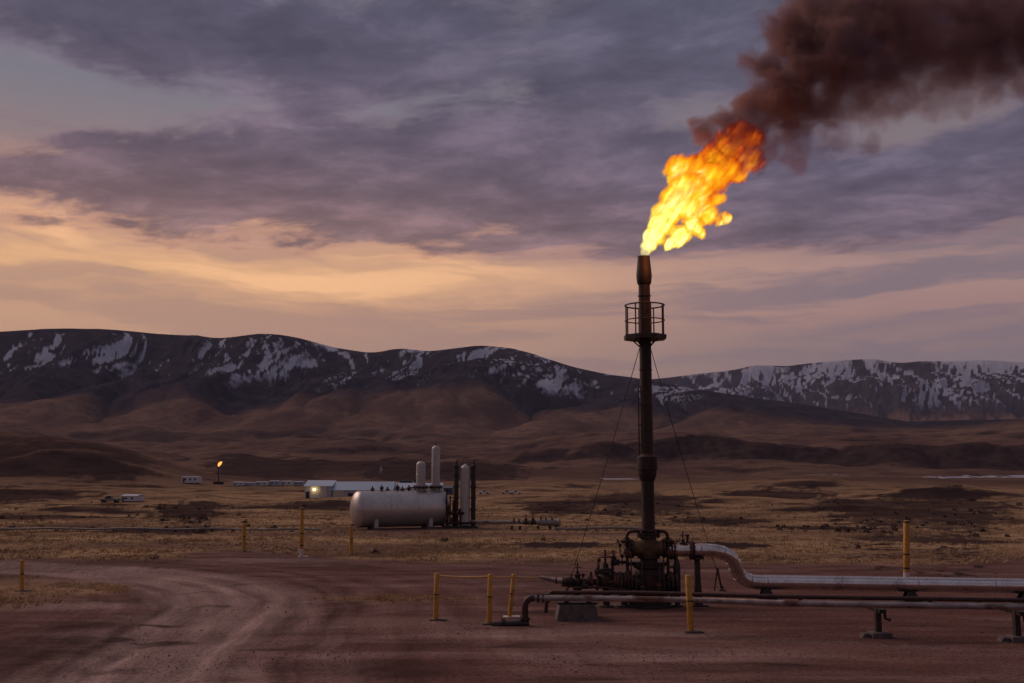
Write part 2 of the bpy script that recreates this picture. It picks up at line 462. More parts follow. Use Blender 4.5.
M = dict(
    stack=surf('stack_rusted_steel', (.045, .023, .018), (.024, .016, .014), 5, .62, .35, .2, (.095, .038, .024), .60, stretch=(1, 1, .35)),
    rust=surf('rusted_iron', (.060, .030, .024), (.030, .019, .018), 9, .65, .3, .3, (.10, .035, .022), .58),
    dark=surf('dark_oily_steel', (.028, .022, .022), (.045, .030, .027), 8, .5, .4, .2),
    redrust=surf('red_oxide_paint', (.16, .035, .028), (.08, .026, .022), 8, .55, .1, .2),
    yrust=surf('yellow_paint_over_rust', (.13, .080, .026), (.060, .032, .020), 5, .65, .1, .3, (.20, .075, .02), .58),
    clad=surf('dented_aluminium_cladding', (.74, .67, .65), (.60, .54, .52), 3, .26, 1.0, .16, (.40, .36, .35), .62, rvar=.1),
    cladband=surf('cladding_band', (.40, .36, .35), (.30, .27, .26), 6, .6, .8, .2),
    greypipe=surf('weathered_galvanised_pipe', (.38, .33, .32), (.24, .19, .18), 5, .40, .65, .2, (.12, .062, .046), .56, stretch=(.6, 1, 1)),
    dull=surf('dull_pipe_coating', (.26, .225, .215), (.19, .155, .15), 3, .55, .1, .1),
    brownpipe=surf('brown_rusted_pipe', (.075, .035, .030), (.045, .026, .024), 6, .55, .4, .2),
    post=surf('yellow_post_paint', (.52, .25, .018), (.36, .16, .018), 9, .55, 0, .2, (.15, .07, .03), .60),
    postw=surf('white_post_paint', (.62, .56, .52), (.45, .38, .35), 8, .6, 0, .15),
    band=surf('black_band', (.03, .025, .025), (.05, .04, .04), 10, .6, 0, .1),
    rope=surf('yellow_rope', (.60, .36, .12), (.46, .27, .10), 30, .8, 0, .3),
    conc=surf('weathered_concrete', (.14, .108, .096), (.085, .066, .062), 7, .85, 0, .5, (.18, .14, .125), .62),
    tank=surf('grey_tank_paint', (.56, .51, .49), (.48, .43, .42), 1.6, .36, .55, .05, (.33, .27, .25), .64, stretch=(1, 1, .5)),
    vessel=surf('pale_vessel_paint', (.46, .43, .42), (.40, .37, .36), 3, .45, .1, .05),
    wall=surf('pale_metal_siding', (.42, .44, .50), (.36, .38, .44), 2, .6, .1, .1),
    cream=surf('cream_siding', (.55, .48, .34), (.48, .42, .30), 2, .6, 0, .1),
    roof=surf('blue_grey_roof', (.40, .47, .58), (.34, .40, .50), 2, .5, .2, .1),
    dblue=surf('dark_blue_paint', (.05, .075, .13), (.035, .05, .09), 3, .55, .1, .1),
    white=surf('white_paint', (.62, .61, .62), (.52, .51, .52), 3, .5, 0, .05),
    glass=surf('dark_glass', (.02, .022, .03), (.03, .03, .04), 3, .12, 0, 0),
    rubber=surf('tyre_rubber', (.02, .02, .02), (.03, .028, .028), 9, .85, 0, .1),
    lampglow=glow('lamp_glow', (1.0, .66, .22), 26.0),
    ice=surf('pale_ice', (.34, .33, .37), (.24, .23, .26), .02, .35, 0, .05),
    stone=surf('stone', (.20, .125, .11), (.13, .08, .075), 9, .9, 0, .3),
)

# ------------------------------------------------------------------ terrain material
def ground_mat():
    m, t, o = new_mat('terrain_surface')
    g = t.nodes.new('ShaderNodeNewGeometry'); P = S(t, g.outputs['Position'])
    px, py, pz = P.xyz(); P2 = comb(t, px, py, 0.0)
    grass, road, red, scrub_shade, snow, hill, pale, streak = [attr(t, k) for k in ('grass', 'road', 'red', 'scrub_shade', 'snow', 'hill', 'pale', 'streak')]
    n1 = noise(t, P2, 0.35, 8, 0.62); n2 = noise(t, P2.v('MULTIPLY', (0.28, 1.1, 1)), 0.8, 8, 0.65); n3 = noise(t, P2, 9.0, 4, 0.65)
    n4 = noise(t, P2, 2.2, 6, 0.6)
    # gravel yard
    yard = mix(t, n2.ss(.36, .64), (.094, .053, .048), (.188, .108, .096))
    yard = mix(t, red * n1.ss(.25, .7), yard, (.140, .070, .061))
    yard = mix(t, pale, yard, (.27, .18, .165))
    rc = mix(t, n1.ss(.35, .65), (.220, .147, .130), (.310, .212, .190)); rc = mix(t, pale * .75, rc, (.27, .185, .168))
    c = mix(t, road, yard, rc)
    n5 = noise(t, P2, 26.0, 3, .7)
    c = mix(t, 1.0, c, ramp(t, streak, [(.15, (.62, .60, .60)), (.5, (1.0,) * 3), (.85, (1.36, 1.38, 1.38))]), 'MULTIPLY')
    c = mix(t, 1.0, c, ramp(t, n3, [(.30, (.66,) * 3), (.52, (.98,) * 3), (.72, (1.36, 1.33, 1.30))]), 'MULTIPLY')
    c = mix(t, 1.0, c, ramp(t, n5, [(.32, (.72,) * 3), (.68, (1.30,) * 3)]), 'MULTIPLY')
    # dry grass
    gn = noise(t, P2.v('MULTIPLY', (0.16, 0.35, 1)), 0.5, 9, 0.66); gs = noise(t, P2, 1.3, 7, 0.7)
    gc = mix(t, gn.ss(.34, .64), (.160, .094, .062), (.420, .268, .148))
    gc = mix(t, gs.ss(.44, .62) * 0.55, gc, (.105, .062, .050))
    c = mix(t, (grass + (gs - 0.5) * 1.2 * grass * (1.0 - grass) * 4.0), c, gc)
    # hillsides: brown grass, darker heather in the folds
    hp = P.v('MULTIPLY', (1, .55, 1.6)); hn = noise(t, hp, .0035, 9, .62); hf = noise(t, P, .03, 7, .65)
    hc = mix(t, hn.ss(.36, .64), (.105, .060, .050), (.185, .112, .080))
    hc = mix(t, hf.ss(.42, .66) * .6, hc, (.070, .043, .043))
    c = mix(t, hill, c, hc)
    sc = mix(t, noise(t, P, .05, 6, .6).ss(.3, .7), (.030, .019, .020), (.066, .041, .038))  # dark scrub tone, also laid on banks as painted shade
    sc = mix(t, pz.ss(60, 230), sc, mix(t, noise(t, P, .012, 8, .65).ss(.36, .64), (.020, .019, .031), (.056, .042, .050)))
    sn = noise(t, P2.v('MULTIPLY', (1, 1.6, 1)), .22, 7, .72)
    c = mix(t, (scrub_shade + (sn - .5) * 2.0 * (scrub_shade.mn(1.0 - scrub_shade) * 2.0 + scrub_shade * .25)).ss(.05, .95), c, sc)
    # old snow, broken by rock and heather
    sw = noise(t, P.v('MULTIPLY', (1, .35, .8)), .035, 6, .68)
    c = mix(t, (snow + (sw - .5) * 1.3 - .46).ss(-.32, .40) * snow.ss(.04, .3), c, (.44, .44, .52))
    n = t.nodes.new('ShaderNodeBump'); n.inputs['Strength'].default_value = .6; n.inputs['Distance'].default_value = .025
    put(t, n.inputs['Height'], n3 * .8 + n4 * .9 + n2 * .6)
    b = t.nodes.new('ShaderNodeBsdfPrincipled'); put(t, b.inputs['Base Color'], c); b.inputs['Roughness'].default_value = 1.0
    b.inputs['Specular IOR Level'].default_value = 0.0
    t.links.new(n.outputs[0], b.inputs['Normal']); t.links.new(b.outputs[0], o.inputs[0]); return m
M['ground'] = ground_mat()

# ------------------------------------------------------------------ terrain mesh
ROAD = [gp(*q) for q in ((80, 760), (128, 683), (168, 650), (206, 624), (226, 606), (218, 591), (172, 579), (100, 571.5), (0, 567), (-160, 563), (-420, 561))]
def catmull(pts, n=16):
    out = []
    P = [pts[0]] + pts + [pts[-1]]
    for i in range(1, len(P) - 2):
        for k in range(n):
            t = k / n; a, b, c, d = P[i - 1], P[i], P[i + 1], P[i + 2]
            out.append(0.5 * ((2 * b) + (c - a) * t + (2 * a - 5 * b + 4 * c - d) * t * t + (3 * b - a - 3 * c + d) * t ** 3))
    return out + [pts[-1]]
RC = np.array([(p.x, p.y) for p in catmull(ROAD)])
def road_dist(X, Y):
    best = np.full(X.shape, 1e9); lat_ = np.zeros(X.shape); alo = np.zeros(X.shape); run = 0.0
    for a, b in zip(RC, RC[1:]):
        ab = b - a; L = (ab ** 2).sum() + 1e-9; ln = math.sqrt(L)
        t = np.clip(((X - a[0]) * ab[0] + (Y - a[1]) * ab[1]) / L, 0, 1)
        dd = np.hypot(X - a[0] - t * ab[0], Y - a[1] - t * ab[1]); k = dd < best
        best[k] = dd[k]; alo[k] = (run + t * ln)[k]
        lat_[k] = (dd * np.sign(ab[0] * (Y - a[1]) - ab[1] * (X - a[0])))[k]; run += ln
    return best, lat_, alo
PADE = [(-2000, 561), (-300, 561), (0, 562), (100, 560), (170, 557), (240, 552), (300, 556), (360, 559), (440, 560), (520, 561), (600, 562), (700, 561), (800, 564), (900, 562), (1024, 559), (1400, 556), (2200, 556)]
_pe = [gp(*q) for q in PADE]
PEX = np.array([math.atan2(p.x, p.y) for p in _pe]); PED = np.array([math.hypot(p.x, p.y) for p in _pe])
SCRUB_SHADE = [(190, 505, 34, 5), (60, 518, 70, 3), (880, 503, 60, 4), (955, 500, 50, 4.5), (940, 516, 80, 3), (720, 520, 50, 2.2), (820, 528, 60, 2.2), (600, 514, 40, 2.2), (480, 523, 30, 2),  # dark patches: scrub and banks, plus hill shadow put into the colour
         (640, 497, 60, 3), (780, 492, 60, 3), (470, 468, 60, 6.5), (400, 461, 40, 4), (330, 505, 60, 2), (170, 530, 60, 2.5), (80, 470, 55, 5), (560, 505, 40, 2.5), (690, 508, 40, 2.2),
         (270, 463, 60, 6), (850, 460, 130, 6), (980, 455, 80, 5), (640, 455, 60, 5), (720, 545, 50, 2), (560, 545, 50, 2), (930, 540, 70, 2.5), (25, 492, 60, 3), (90, 505, 40, 2)]
def build_terrain():
    fine = np.arange(R(-34), R(34) + 1e-9, R(0.062))
    co = np.concatenate([np.linspace(R(-180), R(-34), 110)[:-1], fine, np.linspace(R(34), R(180), 110)[1:]])
    rows = np.concatenate([np.linspace(.3, 16, 14)[:-1], 3800 / np.linspace(3800 / 16, 3800 / 75, 170)[:-1],
                           np.exp(np.linspace(math.log(75), math.log(1200), 130))[:-1], np.exp(np.linspace(math.log(1200), math.log(6400), 200))[:-1],
                           np.exp(np.linspace(math.log(6400), math.log(11800), 70))[:-1], np.exp(np.linspace(math.log(11800), math.log(30000), 16))])
    A, D = np.meshgrid(co, rows)             # rows x cols
    X = D * np.sin(A); Y = D * np.cos(A)
    Z, d, az, sc, sf, Hc, Hf, gul, fin, gf, ff = terrain(X, Y, True)
    # masks
    near = rows < 220
    rd = np.full(X.shape, 1e9); rl = np.zeros(X.shape); ra_ = np.zeros(X.shape); rd[near], rl[near], ra_[near] = road_dist(X[near], Y[near])
    streak = np.zeros(X.shape); k = (rd < 9) & (d < 90); streak[k] = fbm(rl[k] * 1.5 + .4 * fbm(X[k] / 3, Y[k] / 3, 2), ra_[k] / 9, 4, .6)
    k = (d < 46) & ~k; streak[k] = .8 * fbm(X[k] / 7, Y[k] * .9 + .08 * X[k], 4, .6)
    streak = np.clip(.5 + .75 * streak * (1 - .55 * sst(2.5, 6, rd)), 0, 1)
    jit = fbm(X / 2.3, Y / 1.7, 4)
    hw = 2.15 + 0.5 * fbm(X / 9, Y / 9 + 3, 2)
    road = (1 - sst(hw - 0.9, hw + 0.5, rd + 0.6 * jit)) * (1 - sst(60, 110, d))
    rut = np.exp(-((rd - 0.85) / 0.28) ** 2) * road
    Z = Z - 0.05 * rut - 0.03 * road
    def tracks(pix, hw_, amp):
        c = np.array([(p.x, p.y) for p in catmull([gp(*q) for q in pix], 8)]); o = np.zeros_like(X); kk = rows < 60
        Xn, Yn = X[kk], Y[kk]; b = np.full(Xn.shape, 1e9)
        for p0, p1 in zip(c, c[1:]):
            ab = p1 - p0; t_ = np.clip(((Xn - p0[0]) * ab[0] + (Yn - p0[1]) * ab[1]) / ((ab ** 2).sum() + 1e-9), 0, 1); b = np.minimum(b, np.hypot(Xn - p0[0] - t_ * ab[0], Yn - p0[1] - t_ * ab[1]))
        b = b + .25 * fbm(Xn / 1.7, Yn / 1.7, 3)
        o[kk] = amp * (np.exp(-((b - hw_) / .30) ** 2) + .35 * np.exp(-(b / (hw_ * 1.6)) ** 2)) * np.clip(.6 + .9 * fbm(Xn / 4, Yn / 3, 3), 0, 1.3); return o
    trk = np.maximum.reduce([tracks(((120, 760), (170, 683), (215, 640), (262, 612), (330, 592), (430, 580), (600, 573), (800, 572)), .85, .45),
                             tracks(((330, 760), (300, 683), (290, 650), (285, 625), (262, 604), (190, 583), (100, 573), (0, 568.5)), .9, .8),
                             tracks(((60, 720), (150, 660), (300, 636), (450, 629), (700, 642), (1060, 660)), .9, .7),
                             tracks(((236, 640), (330, 612), (460, 606), (520, 640), (700, 676), (1000, 690)), .9, .5)])
    Z = Z - .025 * trk
    pe = np.interp(az, PEX, PED)
    grass = sst(-2.2, 2.2, d - pe + 5.0 * fbm(X / 7, Y / 4, 4)) 
    # grassy wedge inside the bend, at the left edge, and the strip by the yellow posts
    def patch(px, py, rx, ry, soft=.5):
        c = gp(px, py); w = c.length / FPX; e = gp(px, py - ry); dy = abs(e.y - c.y)
        q = np.hypot((X - c.x) / (rx * w), (Y - c.y) / max(dy, .05)); k = q < 2.2
        q[k] += 0.55 * fbm(X[k] / max(rx * w * .35, .3), Y[k] / max(dy * .5, .3), 4)
        return 1 - sst(1 - soft, 1 + soft, q)
    g2 = np.maximum.reduce([patch(10, 590, 85, 13) * .62, patch(-120, 596, 150, 22) * .7, patch(395, 598, 62, 3.2) * .98, patch(110, 588, 28, 6) * .8])
    grass = np.maximum(grass, g2 * (1 - road)) * (1 - road * .92)
    lane = np.exp(-((Y - 58.5 - 0.6 * fbm(X / 9, Y * 0, 3)) / 1.7) ** 2) * sst(-30, -8, X) * (1 - sst(8, 30, X))
    lane = np.maximum(lane, .7 * np.exp(-((Y - 50 - .02 * X - 1.5 * fbm(X / 14, Y * 0 + 5, 3)) / 1.5) ** 2) * sst(-30, -20, X) * (1 - sst(-8, -2, X)))
    yrd = patch(420, 527, 75, 4.5)
    grass = grass * (1 - .85 * np.clip(lane + yrd, 0, 1))
    red = np.clip(sst(-6, 8, X - 0.15 * Y) + 0.7 * sst(2.2, 4.2, rd) * (X < 0), 0, 1) * (1 - sst(36, 44, d))
    pale = np.clip(patch(60, 606, 60, 4) * .8 + patch(580, 633, 120, 5) * .5 + patch(380, 622, 110, 5) * .35 + patch(640, 654, 200, 6) * .25 + patch(270, 560, 60, 2) * .6 + patch(950, 556, 130, 3) * .5
                   + .5 * sst(.1, .5, fbm(X / 6, Y / 1.2 + 5, 4)) * (d < 42), 0, 1)
    pale = np.clip(pale + .55 * trk * (1 - grass), 0, 1)
    scrub_shade = .55 * np.clip(patch(20, 650, 85, 26) * .95 + patch(420, 668, 70, 10) * .7 + patch(860, 672, 120, 6) * .6 + patch(160, 642, 28, 3) + patch(120, 668, 30, 4) + patch(940, 643, 90, 2.0) + patch(560, 612, 60, 2.5), 0, 1) + .5 * sst(.18, .5, fbm(X / 3.5, Y / .9 + 8, 4)) * (d < 42)  # darker patches and streaks on the gravel yard
    for px, py, rx, ry in SCRUB_SHADE:
        c = gp(px, py); w = c.length / FPX; a0 = azel(px, py)[0]; d0 = math.hypot(c.x, c.y)
        dd = max(abs(math.hypot(*gp(px, py - ry)[:2]) - d0), .04 * d0) if d0 > 40 else 1.0
        q = np.hypot((az - a0) * FPX / rx, (d - d0) / dd); k = q < 2
        q[k] += .8 * fbm(az[k] * FPX / rx * 3.2 + px, np.log(d[k]) * 60, 5, .6)
        scrub_shade = np.maximum(scrub_shade, 1 - sst(.75, 1.25, q))
    slope_r = np.gradient(Z, axis=0) / np.gradient(D, axis=0)
    slope_l = np.gradient(Z, axis=1) / (np.gradient(A, axis=1) * D)
    res = Z - np.interp(np.log(d), _lg, _lz); ampl = .45 * sst(42, 90, d) + .75 * sst(75, 140, d) + 2.2 * sst(140, 420, d)
    hollow = 1 - sst(-.42, .06, res / np.maximum(ampl, .2) + .30 * fbm(X / 6, Y / 4, 4) + .25 * fbm(X / 34, Y / 20, 3))
    tone = fbm(X / 60, Y / 38, 5) * sst(60, 150, d) * (1 - sst(900, 1500, d))
    scrub_shade = np.maximum(scrub_shade * np.where(d > 55, .8, 1), hollow * sst(55, 85, d) * (1 - sst(700, 1200, d)) * .45)
    scrub_shade = np.maximum(scrub_shade, sst(.03, .12, slope_r + .05 * fbm(X / 9, Y / 6, 4) + .04 * fbm(X / 40, Y / 25, 3)) * sst(55, 80, d) * (1 - sst(600, 1000, d)) * .95)  # camera-facing banks darkened, their shade put into the colour
    scrub_shade = np.maximum(scrub_shade, sst(.10, .30, slope_r) * sst(900, 1500, d) * (1 - sst(3000, 3600, d)) * .9)
    scrub_shade = np.maximum(scrub_shade, sst(.05, .35, fbm(X / 420 + 9, Y / 300, 5)) * sst(900, 1300, d) * (1 - sst(2600, 4200, d)) * .75)
    hill = sst(110, 750, d) * .9 + .1 * sst(700, 1300, d)
    hfrac = np.where(d < 7000, (Z - 120) / np.maximum(Hc - 120, 60), (Z - 250) / np.maximum(Hf - 250, 80))
    mt = sst(3500, 4300, d)
    heather = np.where(d < 7000, sst(.12, .30, hfrac + .16 * fbm(X / 800, Y / 800, 5) - .30 * gul), sst(.10, .35, hfrac + .2 * fbm(X / 900, Y / 900, 4))) * mt
    gully = (1 - sst(-.42, -.26, gul)) * sst(3300, 3800, d) * (d < 7000)
    scrub_shade = np.maximum.reduce([scrub_shade, heather * .97, gully * .8])
    asp = np.clip(-slope_l * 1.9 + .15 * slope_r, -1, 1)
    Ls = az * 5600
    strk = fbm((Ls - 900 * sc + 60 * fbm(X / 150, Y / 300, 2)) / 52, d / 800, 4, .66)           # wind-packed streaks down the slope
    nz = fbm(X / 620, Y / 900, 4)
    snL = sst(.05, .75, (hfrac - .72) * 1.15 + asp * .85 + .45 * nz + .75 * strk - 1.0 * fin - .16) * sst(.34, .60, hfrac + .15 * nz) * sst(.070, .085, np.interp(az, TL[0], TL[1]))
    strR = fbm(az * 10800 / 120 - 6 * sf, d / 1800, 5, .6)
    snR = sst(.0, .75, (hfrac - .42) * 1.0 + asp * .95 + .45 * nz + .55 * strR - .9 * ff - .10) * sst(.16, .42, hfrac)
    snow = np.where(d < 7000, snL, snR) * mt
    nr, nc = X.shape
    V = np.stack([X, Y, Z], -1)
    # smooth normals on the whole grid, shared by all pieces
    du = np.gradient(V, axis=1); dv = np.gradient(V, axis=0); N = np.cross(du, dv); N /= np.linalg.norm(N, axis=-1, keepdims=True) + 1e-12
    N[N[..., 2] < 0] *= -1
    idx = np.arange(nr * nc).reshape(nr, nc)
    Q = np.stack([idx[:-1, :-1], idx[:-1, 1:], idx[1:, 1:], idx[1:, :-1]], -1).reshape(-1, 4)
    def qm(a): return (.25 * (a[:-1, :-1] + a[1:, :-1] + a[:-1, 1:] + a[1:, 1:])).ravel()
    qd, qr, qg = qm(d), qm(road), qm(grass)
    kind = np.zeros(len(Q), int)             # 0 yard
    kind[(qg > .5) | (qd > 44)] = 1
    kind[(qr > .5) & (qd < 90)] = 2
    kind[qd > 900] = 3; kind[qd > 3600] = 4; kind[qd > 7200] = 5
    names = ['gravel_yard', 'grassland', 'dirt_road', 'foothills', 'mountain_range', 'far_mountain_range']
    labs = ['reddish gravel yard around the flare stack', 'dry straw-coloured grassland beyond the yard', 'pale dirt road curving away to the left', 'brown rolling foothills below the mountains',
            'dark mountain range with streaks of snow on the left', 'far snowy mountain range on the right']
    att = dict(streak=streak, grass=grass, road=road, red=red, scrub_shade=scrub_shade, snow=snow, hill=hill, pale=pale)
    Vf = V.reshape(-1, 3); Nf = N.reshape(-1, 3)
    for k, nm in enumerate(names):
        q = Q[kind == k]
        use, inv = np.unique(q, return_inverse=True); inv = inv.reshape(-1).astype(np.int32)
        me = bpy.data.meshes.new(nm)
        me.vertices.add(len(use)); me.vertices.foreach_set('co', Vf[use].astype(np.float32).ravel())
        me.loops.add(len(inv)); me.loops.foreach_set('vertex_index', inv)
        me.polygons.add(len(q)); me.polygons.foreach_set('loop_start', np.arange(0, len(inv), 4, dtype=np.int32))
        me.polygons.foreach_set('use_smooth', np.ones(len(q), bool))
        for an, av in att.items():
            me.attributes.new(an, 'FLOAT', 'POINT').data.foreach_set('value', np.clip(av.ravel()[use], 0, 1).astype(np.float32))
        me.update(); me.validate()
        me.normals_split_custom_set_from_vertices(Nf[use].astype(np.float32))
        me.materials.append(M['ground'])
        o = bpy.data.objects.new(nm, me); col.objects.link(o); tag(o, labs[k], None, kind='structure')
    return X, Y, Z, d, az, grass * (1 - scrub_shade), road, co, grass * scrub_shade
TER = build_terrain()

# ------------------------------------------------------------------ flare stack
B0 = gp(649.6, 606); SX, SY = B0.x, B0.y
def zs(py, px=648): return at(px, py, SY).z
def xs(px, py=560): return at(px, py, SY).x
PXM = SY / FPX                                     # metres per pixel at the stack
def lat(px, py, Y=None): return at(px, py, SY if Y is None else Y)
UP = Vector((0, 0, 1)); XR = Vector((1, 0, 0))
def col_lathe(mb, prof, n=24, x=SX, y=SY):
    """prof: (pixel row, radius m)"""
    z0 = zs(prof[0][0]); return mb.lathe((x, y, z0), UP, [(zs(py) - z0, r) for py, r in prof], n)
def flange(mb, c, ax, r, th=0.045, bolts=8, n=24):
    ax, u, w = frame(ax); c = Vector(c)
    mb.lathe(c - ax * th / 2, ax, [(0, r), (th, r)], n)
    for k in range(bolts):
        a = 2 * math.pi * k / bolts; p = c + (u * math.cos(a) + w * math.sin(a)) * r * .84
        mb.tube([p - ax * th * 1.1, p + ax * th * 1.1], max(r * .07, .008), 6)

def fl_part(name, mat, parent, *a, **k):
    mb = MB(); flange(mb, *a, **k); return mb.build(name, M[mat], parent)
st = thing('flare_stack', (SX, SY, gz(SX, SY)), 'tall rusty flare stack with round railed platform, burning at its top', 'flare stack')
col_lathe(MB(), [(612, .66), (604, .66), (603.5, .60), (598, .60), (597.5, .50), (594.5, .50)], 28).build('base_plinth', M['dark'], st, bevel=.01)
lb = col_lathe(MB(), [(596, .34), (594, .38), (590, .42), (576, .43), (570, .40), (568, .36), (567, .32), (564, .32)], 32).build('lower_body', M['rust'], st)
for k in range(10):
    a = 2 * math.pi * (k + .5) / 10
    MB().box((SX + math.cos(a) * .43, SY + math.sin(a) * .43, zs(582)), (.04, .04, .40), Matrix.Rotation(a, 3, 'Z')).build('rib', M['rust'], lb)
fl_part('body_flange', 'dark', st, (SX, SY, zs(565.5)), UP, .45, .07, 14, 32); fl_part('body_flange', 'dark', st, (SX, SY, zs(562.6)), UP, .41, .06, 0, 32)
col_lathe(MB(), [(563, .25), (559, .24), (558, .31), (555.5, .31)], 28).build('neck', M['dark'], st)
cb = col_lathe(MB(), [(556, .23), (555, .245), (541, .24), (539, .22), (535, .21)], 28)
cb.lathe((xs(629), SY, zs(548.5)), XR, [(0, .19), (.06, .21), (xs(667) - xs(629) - .06, .21), (xs(667) - xs(629), .19)], 24)
cb.build('cross_body', M['yrust'], st)
for q in (629, 632, 664, 667.5): fl_part('cross_flange', 'rust', st, (xs(q), SY, zs(548.5)), XR, .27, .05, 10)
for q, r_, n_ in ((536, .33, 12), (533.6, .33, 0), (530, .30, 0)): fl_part('stack_flange', 'rust', st, (SX, SY, zs(q)), UP, r_, .05, n_)
sp = col_lathe(MB(), [(534, .20), (528, .185), (476, .180), (400, .172), (340, .168), (284, .165)], 32).build('stack_pipe', M['stack'], st)
for py in (505, 430, 405, 370, 296):
    col_lathe(MB(), [(py + .5, .176), (py + .4, .189), (py - .4, .189), (py - .5, .176)], 28).build('weld_ring', M['stack'], sp)
col_lathe(MB(), [(481, .19), (476, .25), (470, .26), (469.6, .29), (457, .285), (456.6, .25), (454, .185)], 28).build('mid_collar', M['stack'], st)
tip = col_lathe(MB(), [(285, .17), (283, .205), (275.5, .225), (268, .205), (258, .175), (256.5, .18), (256.5, .15), (262, .14)], 32).build('burner_tip', M['stack'], st)
# conduit on the left side with clips
mb = MB().tube([(SX - .225, SY - .03, zs(455)), (SX - .225, SY - .03, zs(388)), (SX - .16, SY - .02, zs(386))], .022, 8); cd = mb.build('conduit', M['rust'], st)
for py in (445, 425, 405, 392): MB().box((SX - .195, SY - .03, zs(py)), (.09, .05, .03)).build('clip', M['dark'], cd)
# platform
PR = .575; fz = zs(338.5); tz = zs(305.5); mz = zs(320.5)
oct_ = [(math.cos(R(22.5 + 45 * k)) * PR / math.cos(R(22.5)), math.sin(R(22.5 + 45 * k)) * PR / math.cos(R(22.5))) for k in range(8)]
pf = MB().prism([Vector((SX + a, SY + b, fz - .03)) for a, b in oct_], (0, 0, .05)).build('platform_floor', M['dark'], st)
for k in range(8):
    a, b = oct_[k], oct_[(k + 1) % 8]; p = Vector((SX + a[0], SY + a[1], fz)); q = Vector((SX + b[0], SY + b[1], fz)); mid = (p + q) / 2; ang = math.atan2(q.y - p.y, q.x - p.x)
    MB().box(mid + UP * .055, ((q - p).length * .985, .012, .07), Matrix.Rotation(ang, 3, 'Z')).build('toe_board', M['dark'], pf)
RAD = PR * .97
for k in range(8):
    a = R(10 + 45 * k); p = Vector((SX + math.cos(a) * RAD, SY + math.sin(a) * RAD, 0))
    MB().tube([p + UP * fz, p + UP * tz], .020, 8).build('railing_post', M['rust'], st)
MB().torus((SX, SY, tz), UP, RAD, .022, 32, 8).build('top_rail', M['rust'], st)
MB().torus((SX, SY, mz), UP, RAD, .017, 32, 8).build('middle_rail', M['rust'], st)
for k in range(4):
    a = R(45 + 90 * k); d = Vector((math.cos(a), math.sin(a), 0))
    MB().tube([Vector((SX, SY, zs(347))) + d * .17, Vector((SX, SY, fz - .04)) + d * .42], .022, 8).build('bracket', M['rust'], st)
for k in range(3):
    MB().tube([(SX + .05, SY - .19, zs(318 - 7 * k)), (SX + .13, SY - .20, zs(310 - 7 * k))], .012, 6).build('tip_pilot_line', M['rust'], tip)
# bypass risers either side of the cross, with their valves
def valve(parent, c, ax, up, s, mat, wheel=None, name='valve', wheelax=None):
    """gate valve: body, bonnet, stem; ax = pipe axis, up = stem direction"""
    ax, up, c = Vector(ax).normalized(), Vector(up).normalized(), Vector(c)
    mb = MB().lathe(c - ax * s * .9, ax, [(0, s * .55), (s * .18, s * .6), (s * .45, s * .80), (s * .9, s * .95), (s * 1.35, s * .80), (s * 1.62, s * .6), (s * 1.8, s * .55)], 20)
    mb.lathe(c, up, [(0, s * .62), (s * 1.15, s * .52), (s * 1.2, s * .72), (s * 1.42, s * .72), (s * 1.47, s * .40), (s * 2.0, s * .30)], 18)
    v = mb.build(name, mat, parent)
    for g_ in (-.95, .95): fl_part('flange', 'dark', v, c + ax * s * g_, ax, s * 1.02, s * .16, 8, 20)
    MB().tube([c + up * s * 1.9, c + up * s * 3.5], s * .13, 8).build('stem', M['rust'], v)
    wc = c + up * s * 2.75; wa = Vector(wheelax) if wheelax else up
    _, u, w = frame(wa); mb = MB().torus(wc, wa, s * .85, s * .11, 20, 6)
    for k in range(3):
        a = math.pi * k / 3; dd = u * math.cos(a) + w * math.sin(a); mb.tube([wc - dd * s * .85, wc + dd * s * .85], s * .08, 6)
    mb.build('handwheel', wheel or M['redrust'], v)
    return v
FY = SY - .10
for sx_, q in ((-1, 626.5), (1, 667)):
    x = xs(q); y = FY - .08
    pts = [Vector((x, y, zs(590))), Vector((x, y, zs(536)))] + arc((x - sx_ * .14, y, zs(536)), (sx_ * .14, 0, 0), (0, 0, .14), 6)[1:] + [Vector((SX + sx_ * .24, SY, zs(536) + .14))]
    MB().tube(pts, .045, 12).build('riser', M['rust'], st)
    for py, s in ((541, .115), (552, .13), (577, .13)):
        valve(st, (x, y, zs(py)), UP, (sx_ * .15, -1, .12) if py != 541 else (sx_, -.2, .0), s * .8, M['rust'], name='riser_valve')
    MB().tube([(x, y, zs(563.5)), (SX + sx_ * .4, SY, zs(563.5))], .05, 12).build('riser_branch', M['dark'], st)
    MB().tube([(x, y, zs(588)), (SX + sx_ * .42, SY, zs(588))], .06, 12).build('riser_branch', M['dark'], st)
# big side flange of the lower body, facing right
for dx in (.50, .60, .72): fl_part('side_flange', 'dark', st, (SX + dx, SY - .05, zs(584)), XR, .36 if dx > .55 else .30, .05, 12, 28)
mb = MB(); mb.lathe((SX + .3, SY - .05, zs(584)), XR, [(0, .2), (.45, .2)], 20); mb.build('side_nozzle', M['dark'], st)

